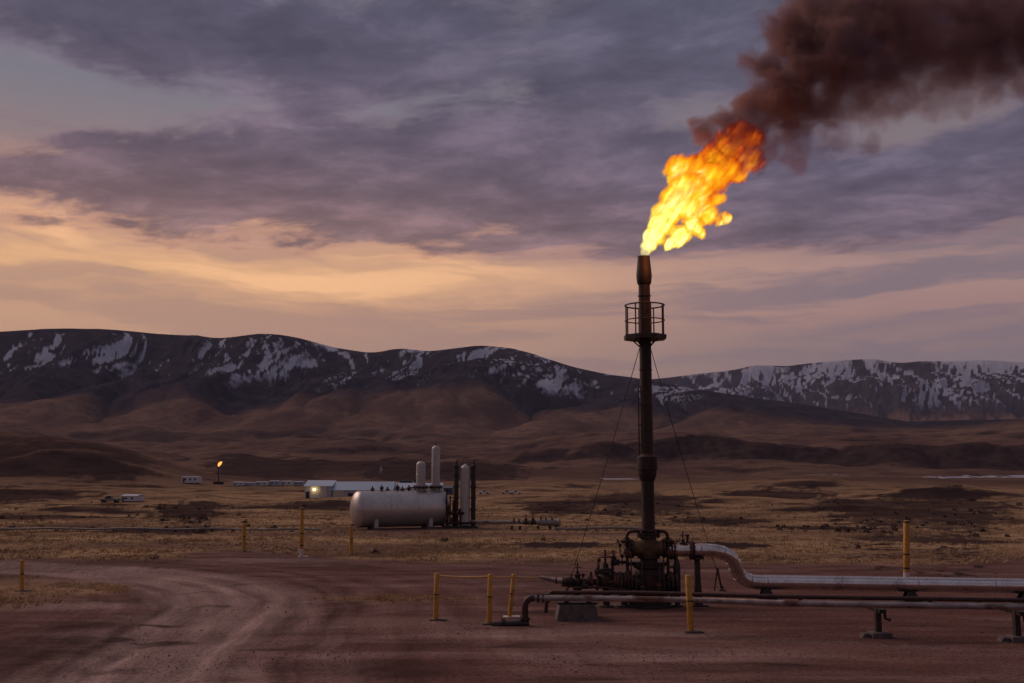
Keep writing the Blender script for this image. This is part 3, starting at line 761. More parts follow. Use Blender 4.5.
for q, py0, py1, r_ in ((634, 596, 570, .03), (640, 592, 560, .022), (657, 596, 566, .03), (661, 590, 556, .022), (629, 571, 551, .02)):
    x = xs(q, 575); y = SY - .52; zz_ = zs(py1); MB().tube([(x, y, zs(py0) - .05), (x, y, zz_ - .06), (x, y + .05, zz_), (x, SY - .35, zz_)], r_, 8).build('instrument_line', M['rust'], st)
for q, py in ((636, 578), (659, 574), (648, 570)):
    x = xs(q, py); c_ = Vector((x, SY - .66, zs(py))); mb = MB().lathe(c_, (0, -1, 0), [(0, .03), (.06, .03), (.061, .06), (.10, .06)], 14); mb.build('pressure_gauge', M['dark'], st)
    MB().tube([c_ - UP * .12, c_ + Vector((0, .12, -.12))], .02, 8).build('gauge_line', M['dark'], st)
valve(st, (xs(655), SY - .60, zs(590)), XR, (0, -.3, 1), .085, M['rust'], M['redrust'], name='drain_valve')
valve(st, (xs(639), SY - .60, zs(591)), XR, (0, -.3, 1), .075, M['rust'], name='drain_valve')
MB().tube([(xs(622), SY - .6, zs(591)), (xs(670), SY - .6, zs(590))], .035, 10).build('drain_header', M['rust'], st)
# ------------------------------------------------------------------ flame (a burning gas volume) and its light
def blob_field(t, P, blobs, sm_=0.18):
    f = None
    for c, r in blobs:
        g = P.v('DISTANCE', tuple(c)).madd(-1.0 / r, 1.0)
        f = g if f is None else f.m('SMOOTH_MAX', g, sm_)
    return f
def blob_shell(name, blobs, grow, vox, mat, loc):
    """closed hull round the blobs"""
    mb = MB()
    for c, r in blobs: mb.ball(Vector(loc) + c, r * grow, 20, 12)
    o = mb.build(name, mat, None, at0=loc)
    m = o.modifiers.new('union', 'REMESH'); m.mode = 'VOXEL'; m.voxel_size = vox
    dg = bpy.context.evaluated_depsgraph_get(); me = bpy.data.meshes.new_from_object(o.evaluated_get(dg))
    o.modifiers.clear(); old = o.data; o.data = me; bpy.data.meshes.remove(old)
    me.materials.clear(); me.materials.append(mat); me.name = name
    return o
TIP = Vector((SX, SY, zs(256.5)))
FL = [(646, 253, 4), (650, 246, 7), (655, 236, 10.5), (661, 225, 13), (668, 213, 15), (675, 201, 16), (683, 189, 16), (681, 172, 16), (690, 206, 15), (697, 190, 18), (697, 168, 16), (712, 176, 18),
      (714, 158, 16), (728, 168, 16), (735, 152, 17), (750, 140, 15), (738, 134, 14), (724, 144, 14), (751, 160, 14), (738, 174, 11), (703, 205, 13), (708, 214, 11), (692, 226, 12), (700, 233, 6), (679, 235, 11), (668, 243, 7), (725, 217, 6), (718, 219, 5), (716, 198, 8)]
def fblobs(tab, dy=0.0, seed=3, spread=.35, k=1.0):
    rr = random.Random(seed); out = []
    for px, py, r in tab:
        Y = SY + dy + rr.uniform(-spread, spread) * r * PXM; out.append((at(px, py, Y) - TIP, r * PXM * k))
    return out
def flame_mat(blobs):
    m, t, o = new_mat('flame_volume')
    tc = t.nodes.new('ShaderNodeTexCoord'); P = S(t, tc.outputs['Object'])
    ax = Vector((95, 0, 125)).normalized(); bx = Vector((125, 0, -95)).normalized()
    A0 = comb(t, P.v('DOT_PRODUCT', tuple(ax)) * .5, P.v('DOT_PRODUCT', tuple(bx)), P.xyz()[1])
    w1 = noise(t, A0, 1.9, 5, .66, color=True).v('SUBTRACT', (.5, .5, .5))
    Q = P.v('ADD', w1.v('SCALE', .62))
    f = blob_field(t, Q, blobs)
    # streaming filaments along the flow (up and to the right)
    ax = Vector((95, 0, 125)).normalized(); bx = Vector((125, 0, -95)).normalized()
    sl = P.v('DOT_PRODUCT', tuple(ax)); cl = P.v('DOT_PRODUCT', tuple(bx)); s = sl / 4.1
    F = comb(t, sl * .34, cl, P.xyz()[1]).v('ADD', w1.v('SCALE', .50))
    fil = noise(t, F, 1.6, 3, .55); fil2 = noise(t, F, 6.0, 4, .6)
    f2 = f + (fil2 - .5) * .75
    dens = f2.ss(0.02, .26)
    T = .84 - s * .66 - s.ss(.72, 1.05) * .22 + (fil - .5) * .95 + (fil2 - .5) * .85 + f2.ss(.05, .60) * .48
    c = ramp(t, T, [(.10, (.22, .012, .001)), (.26, (.75, .075, .002)), (.44, (1.0, .22, .005)), (.60, (1.0, .40, .008)), (.78, (1.0, .58, .012)), (.94, (1.0, .72, .05)), (1.0, (1, .88, .30))])
    st_ = ramp(t, T, [(0.0, (.22,) * 3), (.45, (.50,) * 3), (.8, (.62,) * 3), (1.0, (.95,) * 3)])
    root = (1.0 - s.ss(.0, .12)) * .8
    dd = dens * 7.5 * (1.0 - root) * (1.0 - s.ss(.78, 1.1) * .6)
    e = t.nodes.new('ShaderNodeEmission'); put(t, e.inputs[0], c); put(t, e.inputs[1], dd * S(t, st_.k) * 2.0)
    a = t.nodes.new('ShaderNodeVolumeAbsorption'); a.inputs[0].default_value = (0, 0, 0, 1); put(t, a.inputs[1], dd)
    ad = t.nodes.new('ShaderNodeAddShader'); t.links.new(e.outputs[0], ad.inputs[0]); t.links.new(a.outputs[0], ad.inputs[1]); t.links.new(ad.outputs[0], o.inputs['Volume'])
    m.cycles.volume_step_rate = 1.0; return m
fb = fblobs(FL, k=1.1)
fl = blob_shell('flame', fb, 1.42, .09, flame_mat(fb), TIP)
tag(fl, 'bright yellow and orange gas flame blowing right from the tall stack tip', 'flame')
li = bpy.data.lights.new('flame_light', 'POINT'); li.energy = 190; li.color = (1.0, .33, .09); li.shadow_soft_size = .55
lo = bpy.data.objects.new('flame_light', li); col.objects.link(lo); lo.location = at(672, 215, SY - 1.3)

# ------------------------------------------------------------------ smoke
SM = [(748, 130, 13), (758, 146, 10), (726, 118, 14), (694, 116, 9), (738, 112, 16), (756, 118, 16), (764, 134, 14), (700, 127, 12), (708, 122, 14), (722, 120, 17), (728, 104, 17), (745, 120, 20), (748, 92, 24), (768, 132, 20), (770, 102, 28), (765, 52, 24), (778, 78, 32), (785, 20, 30), (795, 148, 16), (800, 118, 26), (812, 90, 34),
      (815, 45, 42), (820, 0, 42), (845, 80, 34), (840, 122, 20), (858, 45, 42), (870, 5, 46), (885, 80, 30), (868, 132, 13), (905, 40, 42), (925, 80, 26), (920, -5, 50), (950, 48, 40), (975, 5, 54), (965, 86, 18), (995, 55, 36), (1020, 20, 50), (1040, 60, 30), (1065, 0, 62), (1090, 40, 40), (1120, -10, 66), (1170, 0, 66), (1220, -15, 68)]
def smoke_mat(blobs):
    m, t, o = new_mat('smoke_volume')
    tc = t.nodes.new('ShaderNodeTexCoord'); P = S(t, tc.outputs['Object'])
    w1 = noise(t, P, .85, 4, .60, color=True).v('SUBTRACT', (.5, .5, .5))
    Q = P.v('ADD', w1.v('SCALE', 1.15))
    f = blob_field(t, Q, blobs, .45)
    n = noise(t, P.v('ADD', w1.v('SCALE', .8)), 1.25, 6, .62)
    x, y, z = P.xyz()
    age = x.ss(1.0, 9.0)
    low = (z - x * .20 - 3.3).ss(-1.3, .9)              # the underside is torn and thin
    dens = (f + (n - .5) * 2.3).ss(.10, .62) * (4.6 - age * 3.0) * (low * .62 + .38)
    sc = t.nodes.new('ShaderNodeVolumeScatter'); sc.inputs[0].default_value = (.66, .42, .385, 1); put(t, sc.inputs['Density'], dens * .72); sc.inputs['Anisotropy'].default_value = .0
    a = t.nodes.new('ShaderNodeVolumeAbsorption'); a.inputs[0].default_value = (.62, .24, .22, 1); put(t, a.inputs[1], dens * .74)
    ad = t.nodes.new('ShaderNodeAddShader'); t.links.new(sc.outputs[0], ad.inputs[0]); t.links.new(a.outputs[0], ad.inputs[1]); t.links.new(ad.outputs[0], o.inputs['Volume'])
    m.cycles.volume_step_rate = 1.5; return m
sb = fblobs([(a, b + 12 + (a > 780) * 4, c * (1.0 + .12 * min(max((a - 780) / 80, 0), 1))) for a, b, c in SM], .02, 5, .55, 1.18)
sm = blob_shell('smoke_plume', sb, 1.3, .22, smoke_mat(sb), TIP)
tag(sm, 'dark brown smoke plume billowing right from the flame', 'smoke')
cy.volume_step_rate = 0.08

# ------------------------------------------------------------------ valve manifold left of the stack
MY = SY - .12; mz_ = at(600, 582, MY).z
mf = thing('valve_manifold', (xs(597), MY, gz(xs(597), MY)), 'rusty row of valves and flanges joined to the foot of the flare stack', 'valve manifold')
def mx(px): return at(px, 582, MY).x
MB().tube([(mx(563), MY, mz_), (SX - .38, MY, mz_)], .085, 18).build('header_pipe', M['rust'], mf)
valve(mf, (mx(577.5), MY, mz_), XR, UP, .15, M['rust'])
MB().lathe((mx(577.5), MY, mz_ - .30), UP, [(0, .05), (.06, .11), (.25, .14)], 16).build('valve_sump', M['dark'], mf)
valve(mf, (mx(605.5), MY, mz_ + .02), XR, UP, .245, M['rust'])
for q, r in ((563.5, .13), (566, .13), (570, .15), (589.5, .16), (592, .16), (614, .30), (617, .27), (620.5, .30), (624, .27), (627.5, .33), (630.5, .33)):
    mb = MB(); flange(mb, (mx(q), MY, mz_), XR, r, .055, 10); mb.build('flange', M['rust'] if q != 592 else M['redrust'], mf)
MB().ball((mx(617.5), MY, mz_), .25, 18, 12, (1.1, 1, 1)).build('check_valve_body', M['dark'], mf)
MB().tube([(mx(591), MY, mz_ + .1), (mx(591), MY, mz_ + .28)], .04, 10).build('vent_stub', M['redrust'], mf)
valve(mf, (mx(615), MY - .05, at(615, 562, MY).z), XR, (-.2, -.3, 1), .105, M['rust'], M['redrust'])
MB().tube([(mx(612.5), MY - .05, at(612, 575, MY).z), (mx(612.5), MY - .05, at(612, 562, MY).z), (mx(626), MY - .05, at(626, 562, MY).z)], .05, 12).build('bypass_pipe', M['rust'], mf)
for q, py, s_ in ((584, 586, .07), (597, 572, .08), (611, 590, .08)):
    valve(mf, (mx(q), MY - .28, at(q, py, MY - .28).z), XR, UP, s_, M['rust'], M['redrust'], name='small_valve')
MB().tube([(mx(572), MY - .28, at(572, 587, MY).z), (mx(597), MY - .28, at(597, 586, MY).z), (mx(628), MY - .28, at(628, 589, MY).z)], .035, 10).build('bypass_pipe', M['rust'], mf)
MB().tube([(mx(597), MY - .28, at(597, 586, MY).z), (mx(597), MY - .28, at(597, 572, MY).z), (mx(611), MY - .2, at(611, 571, MY).z)], .03, 10).build('bypass_pipe', M['rust'], mf)
for q, py in ((583, 575), (599, 560), (622, 556), (620, 545)):
    c_ = at(q, py, MY - .15); MB().tube([c_ - UP * .25, c_], .018, 8).build('instrument_stub', M['dark'], mf); MB().ball(c_, .055, 10, 8, (1, .6, 1)).build('instrument_head', M['rust'], mf)
MB().tube([(mx(569), MY - .05, mz_), (mx(566), MY - .05, at(566, 596, MY).z)], .022, 8).build('drain_line', M['dark'], mf)
for q, h in ((577, .12), (606, .2), (624, .2)):
    MB().lathe((mx(q), MY, gz(mx(q), MY) - .02), UP, [(0, .22), (.06, .22), (.07, .10), (mz_ - .12, .10)], 14).build('support_foot', M['rust'], mf)
# small pale feed pipe running off to the left
fpz = at(540, 577, MY - .1)
MB().tube([(mx(565), MY, mz_ + .03), (mx(556), MY - .05, mz_ + .05), fpz], [.085, .08, .045], 14).build('feed_pipe', M['greypipe'], mf)
MB().torus((mx(556), MY - .05, mz_ + .05), XR, .085, .02, 18, 6).build('feed_clamp', M['rust'], mf)

# ------------------------------------------------------------------ silver insulated pipeline to the right
PYa, PYb = SY - .05, SY + .55
a0 = at(668, 550.3, PYa); a1 = at(707, 550.3, PYa + .1)
b0 = at(766, 582.3, PYb); b1 = at(1040, 586.3, PYb - .55); b2 = b1 + (b1 - b0).normalized() * 14
ip = thing('insulated_pipeline', (b0.x, b0.y, gz(b0.x, b0.y)), 'silver clad gas pipeline with an S-bend running right from the stack', 'pipeline')
def bez(p0, p1, p2, p3, n=18): return [p0 * (1 - u) ** 3 + p1 * 3 * u * (1 - u) ** 2 + p2 * 3 * u * u * (1 - u) + p3 * u ** 3 for u in [k / n for k in range(n + 1)]]
ra = .185
MB().tube([a0, at(700, 550.3, PYa + .08)], ra, 28).build('upper_section', M['clad'], ip)
bend = bez(at(699.9, 550.3, PYa + .08), at(757, 549.2, PYa + .25), at(716, 583.8, PYb - .1), b0, 28)
MB().tube(bend, [.188 + .012 * k / 28 for k in range(29)], 28).build('s_bend', M['clad'], ip)
MB().tube([b0 - (b1 - b0).normalized() * .01, b0 + (b1 - b0) * .25, b0 + (b1 - b0) * .5, b0 + (b1 - b0) * .75, b1, b2], .203, 32).build('long_section', M['clad'], ip)
def band(p, ax, r, w=.03, m_='cladband', nm='cladding_band'): MB().lathe(p - Vector(ax).normalized() * w / 2, ax, [(0, r - .004), (.003, r + .006), (w - .003, r + .006), (w, r - .004)], 28).build(nm, M[m_], ip)
for k in (0, 5, 10, 14, 19, 24, 28): band(bend[k], bend[min(k + 1, 28)] - bend[max(k - 1, 0)], .19 + .012 * k / 28, .028)
ld = (b1 - b0)
for k in range(1, 5): band(b0 + ld * (k / 3.6), ld, .2015, .03)
for q, m_ in ((671, 'rust'), (674, 'redrust'), (690.5, 'redrust'), (693, 'rust')):
    mb = MB(); flange(mb, at(q, 550.3, PYa + .06), XR, .262, .045, 12, 28); mb.build('flange', M[m_], ip)
valve(ip, at(683, 550.5, PYa + .05), XR, UP, .15, M['dark'], name='pipe_valve')
MB().tube([at(687.5, 543.5, PYa), at(687.5, 536, PYa)], .03, 10).build('instrument_stub', M['dark'], ip)
MB().box(at(687.5, 535.5, PYa), (.09, .08, .07)).build('gauge', M['dark'], ip)
# supports
def support_leg(px, py_top, Y, w=.11):
    p = at(px, py_top, Y); g = gz(p.x, Y)
    o = thing('pipe_support', (p.x, Y, g), 'dark tapered stand under the upper end of the silver pipe', 'pipe support')
    MB().lathe((p.x, Y, g + .04), UP, [(0, w * 1.25), (.5 * (p.z - g), w * .85), (p.z - g - .06, w * .75)], 12).build('column', M['rust'], o)
    MB().box((p.x, Y, g + .02), (.5, .4, .045)).build('base_plate', M['dark'], o)
    MB().box((p.x, Y, p.z - .02), (.34, .3, .05)).build('saddle', M['dark'], o)
support_leg(697, 557.2, PYa + .08)
def shoe(px, label, frac):
    c = b0 + ld * frac; g = gz(c.x, c.y)
    o = thing('pipe_shoe', (c.x, c.y, g), label, 'pipe support', 'low blocks under the silver pipe')
    MB().box((c.x, c.y, g + .06), (.85, .62, .13)).build('sleeper', M['conc'] if frac > .1 else M['dark'], o, bevel=.015)
    MB().box((c.x, c.y, g + .155), (.5, .44, .06)).build('shoe_plate', M['dark'], o)
    top = c.z - .203
    for s in (-1, 1): MB().prism([Vector((c.x - .18, c.y + s * .17, g + .18)), Vector((c.x + .18, c.y + s * .17, g + .18)), Vector((c.x + .1, c.y + s * .08, top + .05)), Vector((c.x - .1, c.y + s * .08, top + .05))], (0, .02, 0)).build('web', M['dark'], o)
shoe(760, 'dark block under the silver pipe just past its S-bend', .0)
shoe(905, 'concrete block under the silver pipe below the tall yellow marker', .53)
shoe(1022, 'concrete block under the silver pipe at the right frame edge', .945)
# thin dark column between stack and pipe stand
c = at(676.5, 556, SY - .15)
o = thing('drain_column', (c.x, c.y, gz(c.x, c.y)), 'slim dark standpipe between the stack body and the silver pipe stand', 'standpipe')
MB().lathe((c.x, c.y, gz(c.x, c.y)), UP, [(0, .16), (.05, .16), (.06, .07), (.25, .07), (.30, .10), (c.z - .25, .10), (c.z - .08, .045), (c.z, .03)], 16).build('column', M['dark'], o)
MB().tube([(c.x, c.y, c.z - .3), (SX + .5, SY - .1, c.z - .3)], .025, 8).build('tie_pipe', M['rust'], o)

# ------------------------------------------------------------------ low flow lines across the front
fA = [at(534, 598.0, 25.0), at(640, 598.9, 24.5), at(700, 600.3, 24.0), at(780, 603.0, 23.2), at(880, 604.8, 22.55), at(1024, 607.0, 22.2), at(1250, 610.6, 21.6)]
e0 = at(527, 616, 25.1); e0.z = gz(e0.x, e0.y)
f1 = thing('flow_line', tuple(e0), 'weathered grey low pipe crossing in front of the stack, elbow down at left', 'pipe')
ex = fA[0].x; ez = fA[0].z; ey = fA[0].y
MB().tube(fA, .068, 20).build('long_run', M['greypipe'], f1)
el_ = [Vector((ex + .01, ey, ez))] + arc((ex - .02, ey, ez - .20), (0, 0, .20), (-.20, 0, 0), 8) + [Vector((ex - .22, ey, e0.z - .1))]
MB().tube(el_, .080, 18).build('elbow', M['brownpipe'], f1)
for dx in (.10, .22, .36): fl_part('elbow_flange', 'rust', f1, Vector((ex + dx, ey - .003 * dx, ez)), XR, .112, .035, 8)
mb = MB(); flange(mb, (ex - .22, ey, e0.z + .16), UP, .125, .035, 8); mb.build('riser_flange', M['rust'], f1)
fB = [at(552, 592.4, 25.6), at(640, 592.8, 25.4), at(780, 596.6, 24.3), at(1024, 600.2, 23.1), at(1250, 603.5, 22.6)]
f2 = thing('flow_line', (fB[0].x, fB[0].y, gz(fB[0].x, fB[0].y)), 'thin red-brown pipe just behind the grey low pipe', 'pipe')
MB().tube(fB, .050, 16).build('long_run', M['brownpipe'], f2)
MB().tube([fB[0], fB[0] + Vector((-.12, 0, -.04)), fB[0] + Vector((-.16, 0, -.5))], .05, 12).build('down_leg', M['brownpipe'], f2)
for p in ((620, 593.6), (690, 595.3), (800, 598.3), (930, 600)):
    i = at(p[0], p[1], np.interp(p[0], [552, 640, 780, 1024], [25.6, 25.4, 24.3, 23.1]))
    mb = MB(); flange(mb, i, XR, .075, .05, 6, 16); mb.build('coupling', M['rust'], f2)
# buried line end on the ground at the left of the elbow
q0 = at(492, 618.0, 25.0); q0.z = gz(q0.x, q0.y)
o = thing('ground_pipe', tuple(q0), 'dark half-buried pipe stub on the ground left of the elbow', 'pipe')
MB().tube([q0 + Vector((0, 0, .0)), Vector((ex - .12, ey, e0.z + .055))], .085, 14).build('pipe', M['dark'], o)
mb = MB(); flange(mb, Vector((ex - .75, ey, e0.z + .05)), XR, .13, .05, 8); mb.build('flange', M['rust'], o)
# concrete block under both lines
c = gp(578, 621.5); by = c.y + .42
o = thing('concrete_block', (c.x, by, c.z), 'weathered concrete block under the left end of the low pipes', 'concrete block')
hw = .49; ht = at(578, 604.5, by - .3).z
MB().prism([Vector((c.x - hw * 1.12, by - .45, c.z - .05)), Vector((c.x + hw * 1.12, by - .45, c.z - .05)), Vector((c.x + hw * .92, by - .38, ht)), Vector((c.x - hw * .92, by - .38, ht))], (0, .95, 0)).build('block', M['conc'], o, bevel=.025)
MB().box((c.x, by, ht + .03), (1.0, .7, .05)).build('bearing_plate', M['dark'], o)
for s in (-1, 1): MB().box((c.x + s * .28, by - .05, ht + .07), (.12, .62, .06)).build('cradle', M['dark'], o)
# steel stands under the flow lines
def stand(px, py, lab, yb):
    p = gp(px, py); top = at(px, np.interp(px, [780, 880, 1024], [602.4, 604.2, 606.4]) + 3.6, p.y).z
    o = thing('pipe_stand', tuple(p), lab, 'pipe support', 'steel stands under the low pipes')
    MB().box((p.x, p.y, p.z + .05), (.44, .38, .13)).build('concrete_foot', M['conc'], o, bevel=.02)
    MB().box((p.x - .03, p.y, (p.z + top) / 2 + .03), (.12, .14, top - p.z - .06)).build('column', M['rust'], o, bevel=.008)
    MB().box((p.x, p.y + .35, top - .05), (.14, 1.2, .09)).build('cross_beam', M['dark'], o)
    MB().tube([(p.x + .10, p.y - .1, top - .02), (p.x + .10, p.y - .1, top - .22), (p.x + .22, p.y - .1, top - .26)], .035, 8).build('hanger', M['rust'], o)
    MB().prism([Vector((p.x - .46, p.y - .10, p.z - .03)), Vector((p.x - .24, p.y - .10, p.z - .03)), Vector((p.x - .23, p.y - .10, p.z + .08)), Vector((p.x - .38, p.y - .10, p.z + .10))], (0, .22, 0)).build('broken_slab', M['conc'], o, bevel=.02)
stand(880, 637, 'grey steel stand under the low pipes, nearer the stack', 0)
stand(1019, 641, 'grey steel stand under the low pipes at the right frame edge', 0)

# ------------------------------------------------------------------ guy wires
def guy(px0, py0, px1, py1, label):
    a = at(px0, py0, SY); g = gp(px1, py1); 
    o = thing('guy_wire', tuple(g), label, 'guy wire', 'guy wires of the flare stack')
    n = 14; sag = .12
    MB().tube([a.lerp(g + UP * .12, k / n) - UP * sag * math.sin(math.pi * k / n) for k in range(n + 1)], .011, 6).build('wire', M['dark'], o)
    MB().tube([g - UP * .1, g + UP * .16], .05, 8).build('anchor', M['rust'], o)
    d = (a - g).normalized(); MB().tube([g + UP * .12 + d * .25, g + UP * .12 + d * .55], .024, 8).build('turnbuckle', M['rust'], o)
guy(640.3, 345.5, 567, 594, 'thin steel guy wire from the platform down to the left')
guy(649.8, 345.5, 722, 591, 'thin steel guy wire from the platform down to the right')
# bracing anchor by the S-bend
c = gp(722, 591); o = thing('anchor_bracket', tuple(c), 'small leaning rusty anchor bracket on the ground beside the S-bend', 'bracket')
MB().tube([c - UP * .03, at(717.5, 568, c.y - .05)], .03, 8).build('strut', M['rust'], o)
MB().tube([c + Vector((-.22, .1, -.02)), at(717.5, 568, c.y - .05)], .024, 8).build('strut', M['rust'], o)
MB().box(c + UP * .03, (.2, .2, .06)).build('foot', M['conc'], o)

# ------------------------------------------------------------------ yellow posts
POSTS = {}
def post(key, px, py, tpx, tpy, wpx, label, group, bands=False, white=0.0, plate=False, lean=0.0):
    p = gp(px, py); t_ = at(tpx, tpy, p.y + lean); w = .86 * wpx * p.y / FPX / 2
    o = thing('marker_post', tuple(p), label, 'post', group)
    ax = (t_ - p); wr = white
    if wr: MB().tube([p - UP * .1, p + ax * wr], w * 1.02, 14).build('white_base', M['postw'], o)
    MB().tube([p + ax * wr if wr else p - UP * .1, p + ax * .985, t_], [w, w, w * .8], 14).build('shaft', M['post'], o)
    for f in ((.06 + wr, .30 + wr, .97) if bands else (.55,)):
        a = ax.normalized(); c_ = p + ax * min(f, .985)
        MB().lathe(c_ - a * .02, ax, [(0, w * 1.0), (.004, w * 1.07), (.05 if bands else .025, w * 1.07), (.054 if bands else .03, w * 1.0)], 14).build('band', M['band'] if bands else M['rust'], o)
    if plate: MB().box(p + UP * .015 + Vector((.06, 0, 0)), (.42, .26, .035)).build('base_plate', M['postw' if white or plate == 2 else 'conc'], o)
    POSTS[key] = t_
G1, G2 = 'yellow posts by the pipes', 'yellow posts along the grass'
post('a', 435.5, 620, 437, 573, 6, 'straight yellow post at the left end of the rope', G1, plate=True)
post('b', 489, 624, 490.5, 574, 6, 'middle yellow post of the roped three, nearest the camera', G1, plate=True)
post('c', 509, 617.5, 514, 574, 5, 'leaning yellow post of the roped three, closest to the pipe elbow', G1, plate=2)
post('d', 691, 632, 688, 575, 7, 'yellow post leaning slightly in front of the low pipes by the stack', G1, plate=True)
post('e', 906.5, 579, 906.5, 520.5, 7, 'tall thick yellow marker with black bands behind the silver pipe', G1, True, .12)
post('f', 244, 552, 244.5, 523.5, 4.2, 'short yellow post on the grass left of the banded marker', G2, plate=True)
post('g', 301.5, 557, 302, 507.5, 4.6, 'tall yellow marker with black bands and white foot on the grass', G2, True, .17, 2)
post('h', 351.5, 555, 351.5, 526, 4.0, 'short yellow post on the grass in front of the grey tank', G2, plate=True)
post('i', 22, 591, 22.5, 560, 4.2, 'weathered yellow post beside the road at the left edge', G2, plate=True)
def rope(keys, label, sag, end=None, r=.016):
    pts = [POSTS[k] - UP * .06 for k in keys] + ([end] if end is not None else [])
    mb = MB(); path = []
    for a, b in zip(pts, pts[1:]): path += [a.lerp(b, k / 10) - UP * sag * 4 * (k / 10) * (1 - k / 10) for k in range(10)]
    path.append(pts[-1]); o = mb.tube(path, r, 8).build('rope', M['rope'], None, at0=pts[0]); tag(o, label, 'rope')
rope('abc', 'slack yellow rope strung along three yellow posts to the feed pipe', .03, fpz, .024)
rope('fg', 'thin slack rope between two yellow posts on the grass', .05, None, .018)

# ------------------------------------------------------------------ storage tank with columns, process skid
TY = gp(400, 529.5).y + 1.0
def tp(px, py): return at(px, py, TY)
L0 = at(358.5, 509.3, TY - 1.0); L1 = at(441, 509.0, TY + 1.2); TRAD = 17.6 * TY / FPX
L1.z = L0.z; tax = (L1 - L0).normalized(); TL_ = (L1 - L0).length; tmid = (L0 + L1) / 2
tk = thing('storage_tank', (tmid.x, tmid.y, gz(tmid.x, tmid.y)), 'horizontal grey pressure tank with domed ends and two upright columns', 'tank')
sh = MB().lathe(L0, tax, [(0, TRAD), (TL_ * .25, TRAD), (TL_ * .5, TRAD), (TL_ * .75, TRAD), (TL_, TRAD)], 48).build('shell', M['tank'], tk)
for c0, ax, nm in ((L0, -tax, 'domed_end'), (L1, tax, 'domed_end')):
    MB().lathe(c0, ax, [(TRAD * .42 * math.sin(k / 8 * math.pi / 2), TRAD * math.cos(k / 8 * math.pi / 2)) for k in range(9)], 48).build(nm, M['tank'], tk)
for f in (.0, .33, .66, 1.0): MB().torus(L0 + tax * TL_ * f, tax, TRAD, .022, 48, 6).build('weld_seam', M['vessel'], sh)
for f in (.17, .82):
    c = L0 + tax * TL_ * f; g = gz(c.x, c.y)
    ang = math.atan2(tax.y, tax.x); Rm = Matrix.Rotation(ang, 3, 'Z')
    MB().box((c.x, c.y, g + .35), (.24, TRAD * 1.7, .75), Rm).build('saddle', M['vessel'], tk)
    MB().box((c.x, c.y, g + .05), (.55, TRAD * 1.9, .14), Rm).build('saddle_foot', M['conc'], tk)
def tank_col(px, ptop, wpx, f):
    c = L0 + tax * TL_ * f; r = wpx * c.y / FPX / 2; zt = at(px, ptop, c.y).z; zb = L0.z + TRAD
    prof = [(0, r * .8), (.25, r * .8), (.26, r * 1.45), (.36, r * 1.45), (.37, r), (zt - zb - r * .9, r)] + [(zt - zb - r * .9 + r * .9 * math.sin(k / 6 * math.pi / 2), r * math.cos(k / 6 * math.pi / 2)) for k in range(1, 7)]
    v = MB().lathe((c.x, c.y, zb - .12), UP, [(a + .12 if a else 0, b) for a, b in prof], 28).build('column', M['vessel'], tk)
    MB().torus((c.x, c.y, zb + (zt - zb) * .55), UP, r, .018, 24, 6).build('weld_seam', M['tank'], v)
    MB().tube([(c.x, c.y, zt), (c.x, c.y, zt + .16)], .03, 8).build('vent', M['dark'], v)
    mb = MB(); flange(mb, (c.x, c.y, zb + .22), UP, r * 1.7, .09, 12); mb.build('base_flange', M['dark'], v)
tank_col(418, 461, 9.2, .745); tank_col(436.3, 445.5, 8.2, .93)
for f, h in ((.16, .22), (.27, .30), (.34, .18), (.46, .34), (.52, .2), (.60, .28)):
    c = L0 + tax * TL_ * f + UP * TRAD; mb = MB().lathe(c - UP * .08, UP, [(0, .09), (h * .7, .09), (h * .7 + .01, .15), (h, .15), (h + .06, .05), (h + .16, .04)], 14); mb.build('nozzle', M['rust'], tk)
mb = MB().tube([L0 + tax * TL_ * .62 + UP * (TRAD + .2), L0 + tax * TL_ * .93 + UP * (TRAD + .2)], .035, 8); mb.build('top_pipe', M['dark'], tk)
for s in (.68, .80, .88, .98):
    c = L0 + tax * TL_ * s + UP * (TRAD - .05); MB().tube([c, c + UP * .45], .025, 6).build('rail_post', M['dark'], tk)
# process columns
pk = TY + .4
def pcol(px, ptop, wpx, label, mat, cat='column', fancy=False):
    p = gp(px, 528.5); p = Vector((at(px, 520, pk).x, pk, 0)); p.z = gz(p.x, p.y); r = wpx * pk / FPX / 2; zt = at(px, ptop, pk).z
    o = thing('process_column', tuple(p), label, cat, 'upright columns beside the tank')
    MB().lathe(p - UP * .05, UP, [(0, r * 1.8), (.12, r * 1.8), (.13, r), (zt - p.z - .15, r), (zt - p.z, r * .5)], 22).build('shell', mat, o)
    if fancy:
        MB().lathe((p.x, p.y, zt - .45), UP, [(0, r * .6), (.3, r * .55), (.42, r * .3), (.5, r * .12)], 16).build('cap', M['white'], o)
        for z_ in (.25, .5, .75): MB().torus((p.x, p.y, p.z + (zt - p.z) * z_), UP, r, .02, 20, 6).build('seam', M['tank'], o)
    else:
        for z_ in (.1, .28, .46, .64, .82, .95): 
            mb = MB(); flange(mb, (p.x, p.y, p.z + (zt - p.z) * z_), UP, r * 1.5, .07, 0, 16); mb.build('flange', M['dark'], o)
        MB().tube([(p.x, p.y, zt - .1), (p.x, p.y, zt + .18), (p.x + .12, p.y, zt + .26)], .05, 8).build('vent', M['dark'], o)
    return o, p, zt
pcol(456, 463.5, 4.6, 'black flanged upright pipe between the tank and the grey column', M['dark'])
o2, p2, zt2 = pcol(465.0, 464.5, 9.4, 'grey upright column standing between two black pipes', M['vessel'], fancy=True)
pcol(473.2, 463.5, 4.6, 'black flanged upright pipe at the right of the grey column', M['dark'])
c = L1 + tax * TRAD * .35
o = thing('connecting_pipework', (at(450, 528, pk).x, pk - .3, gz(at(450, 528, pk).x, pk)), 'rusty pipes and valves between the tank end and the upright columns', 'pipework')
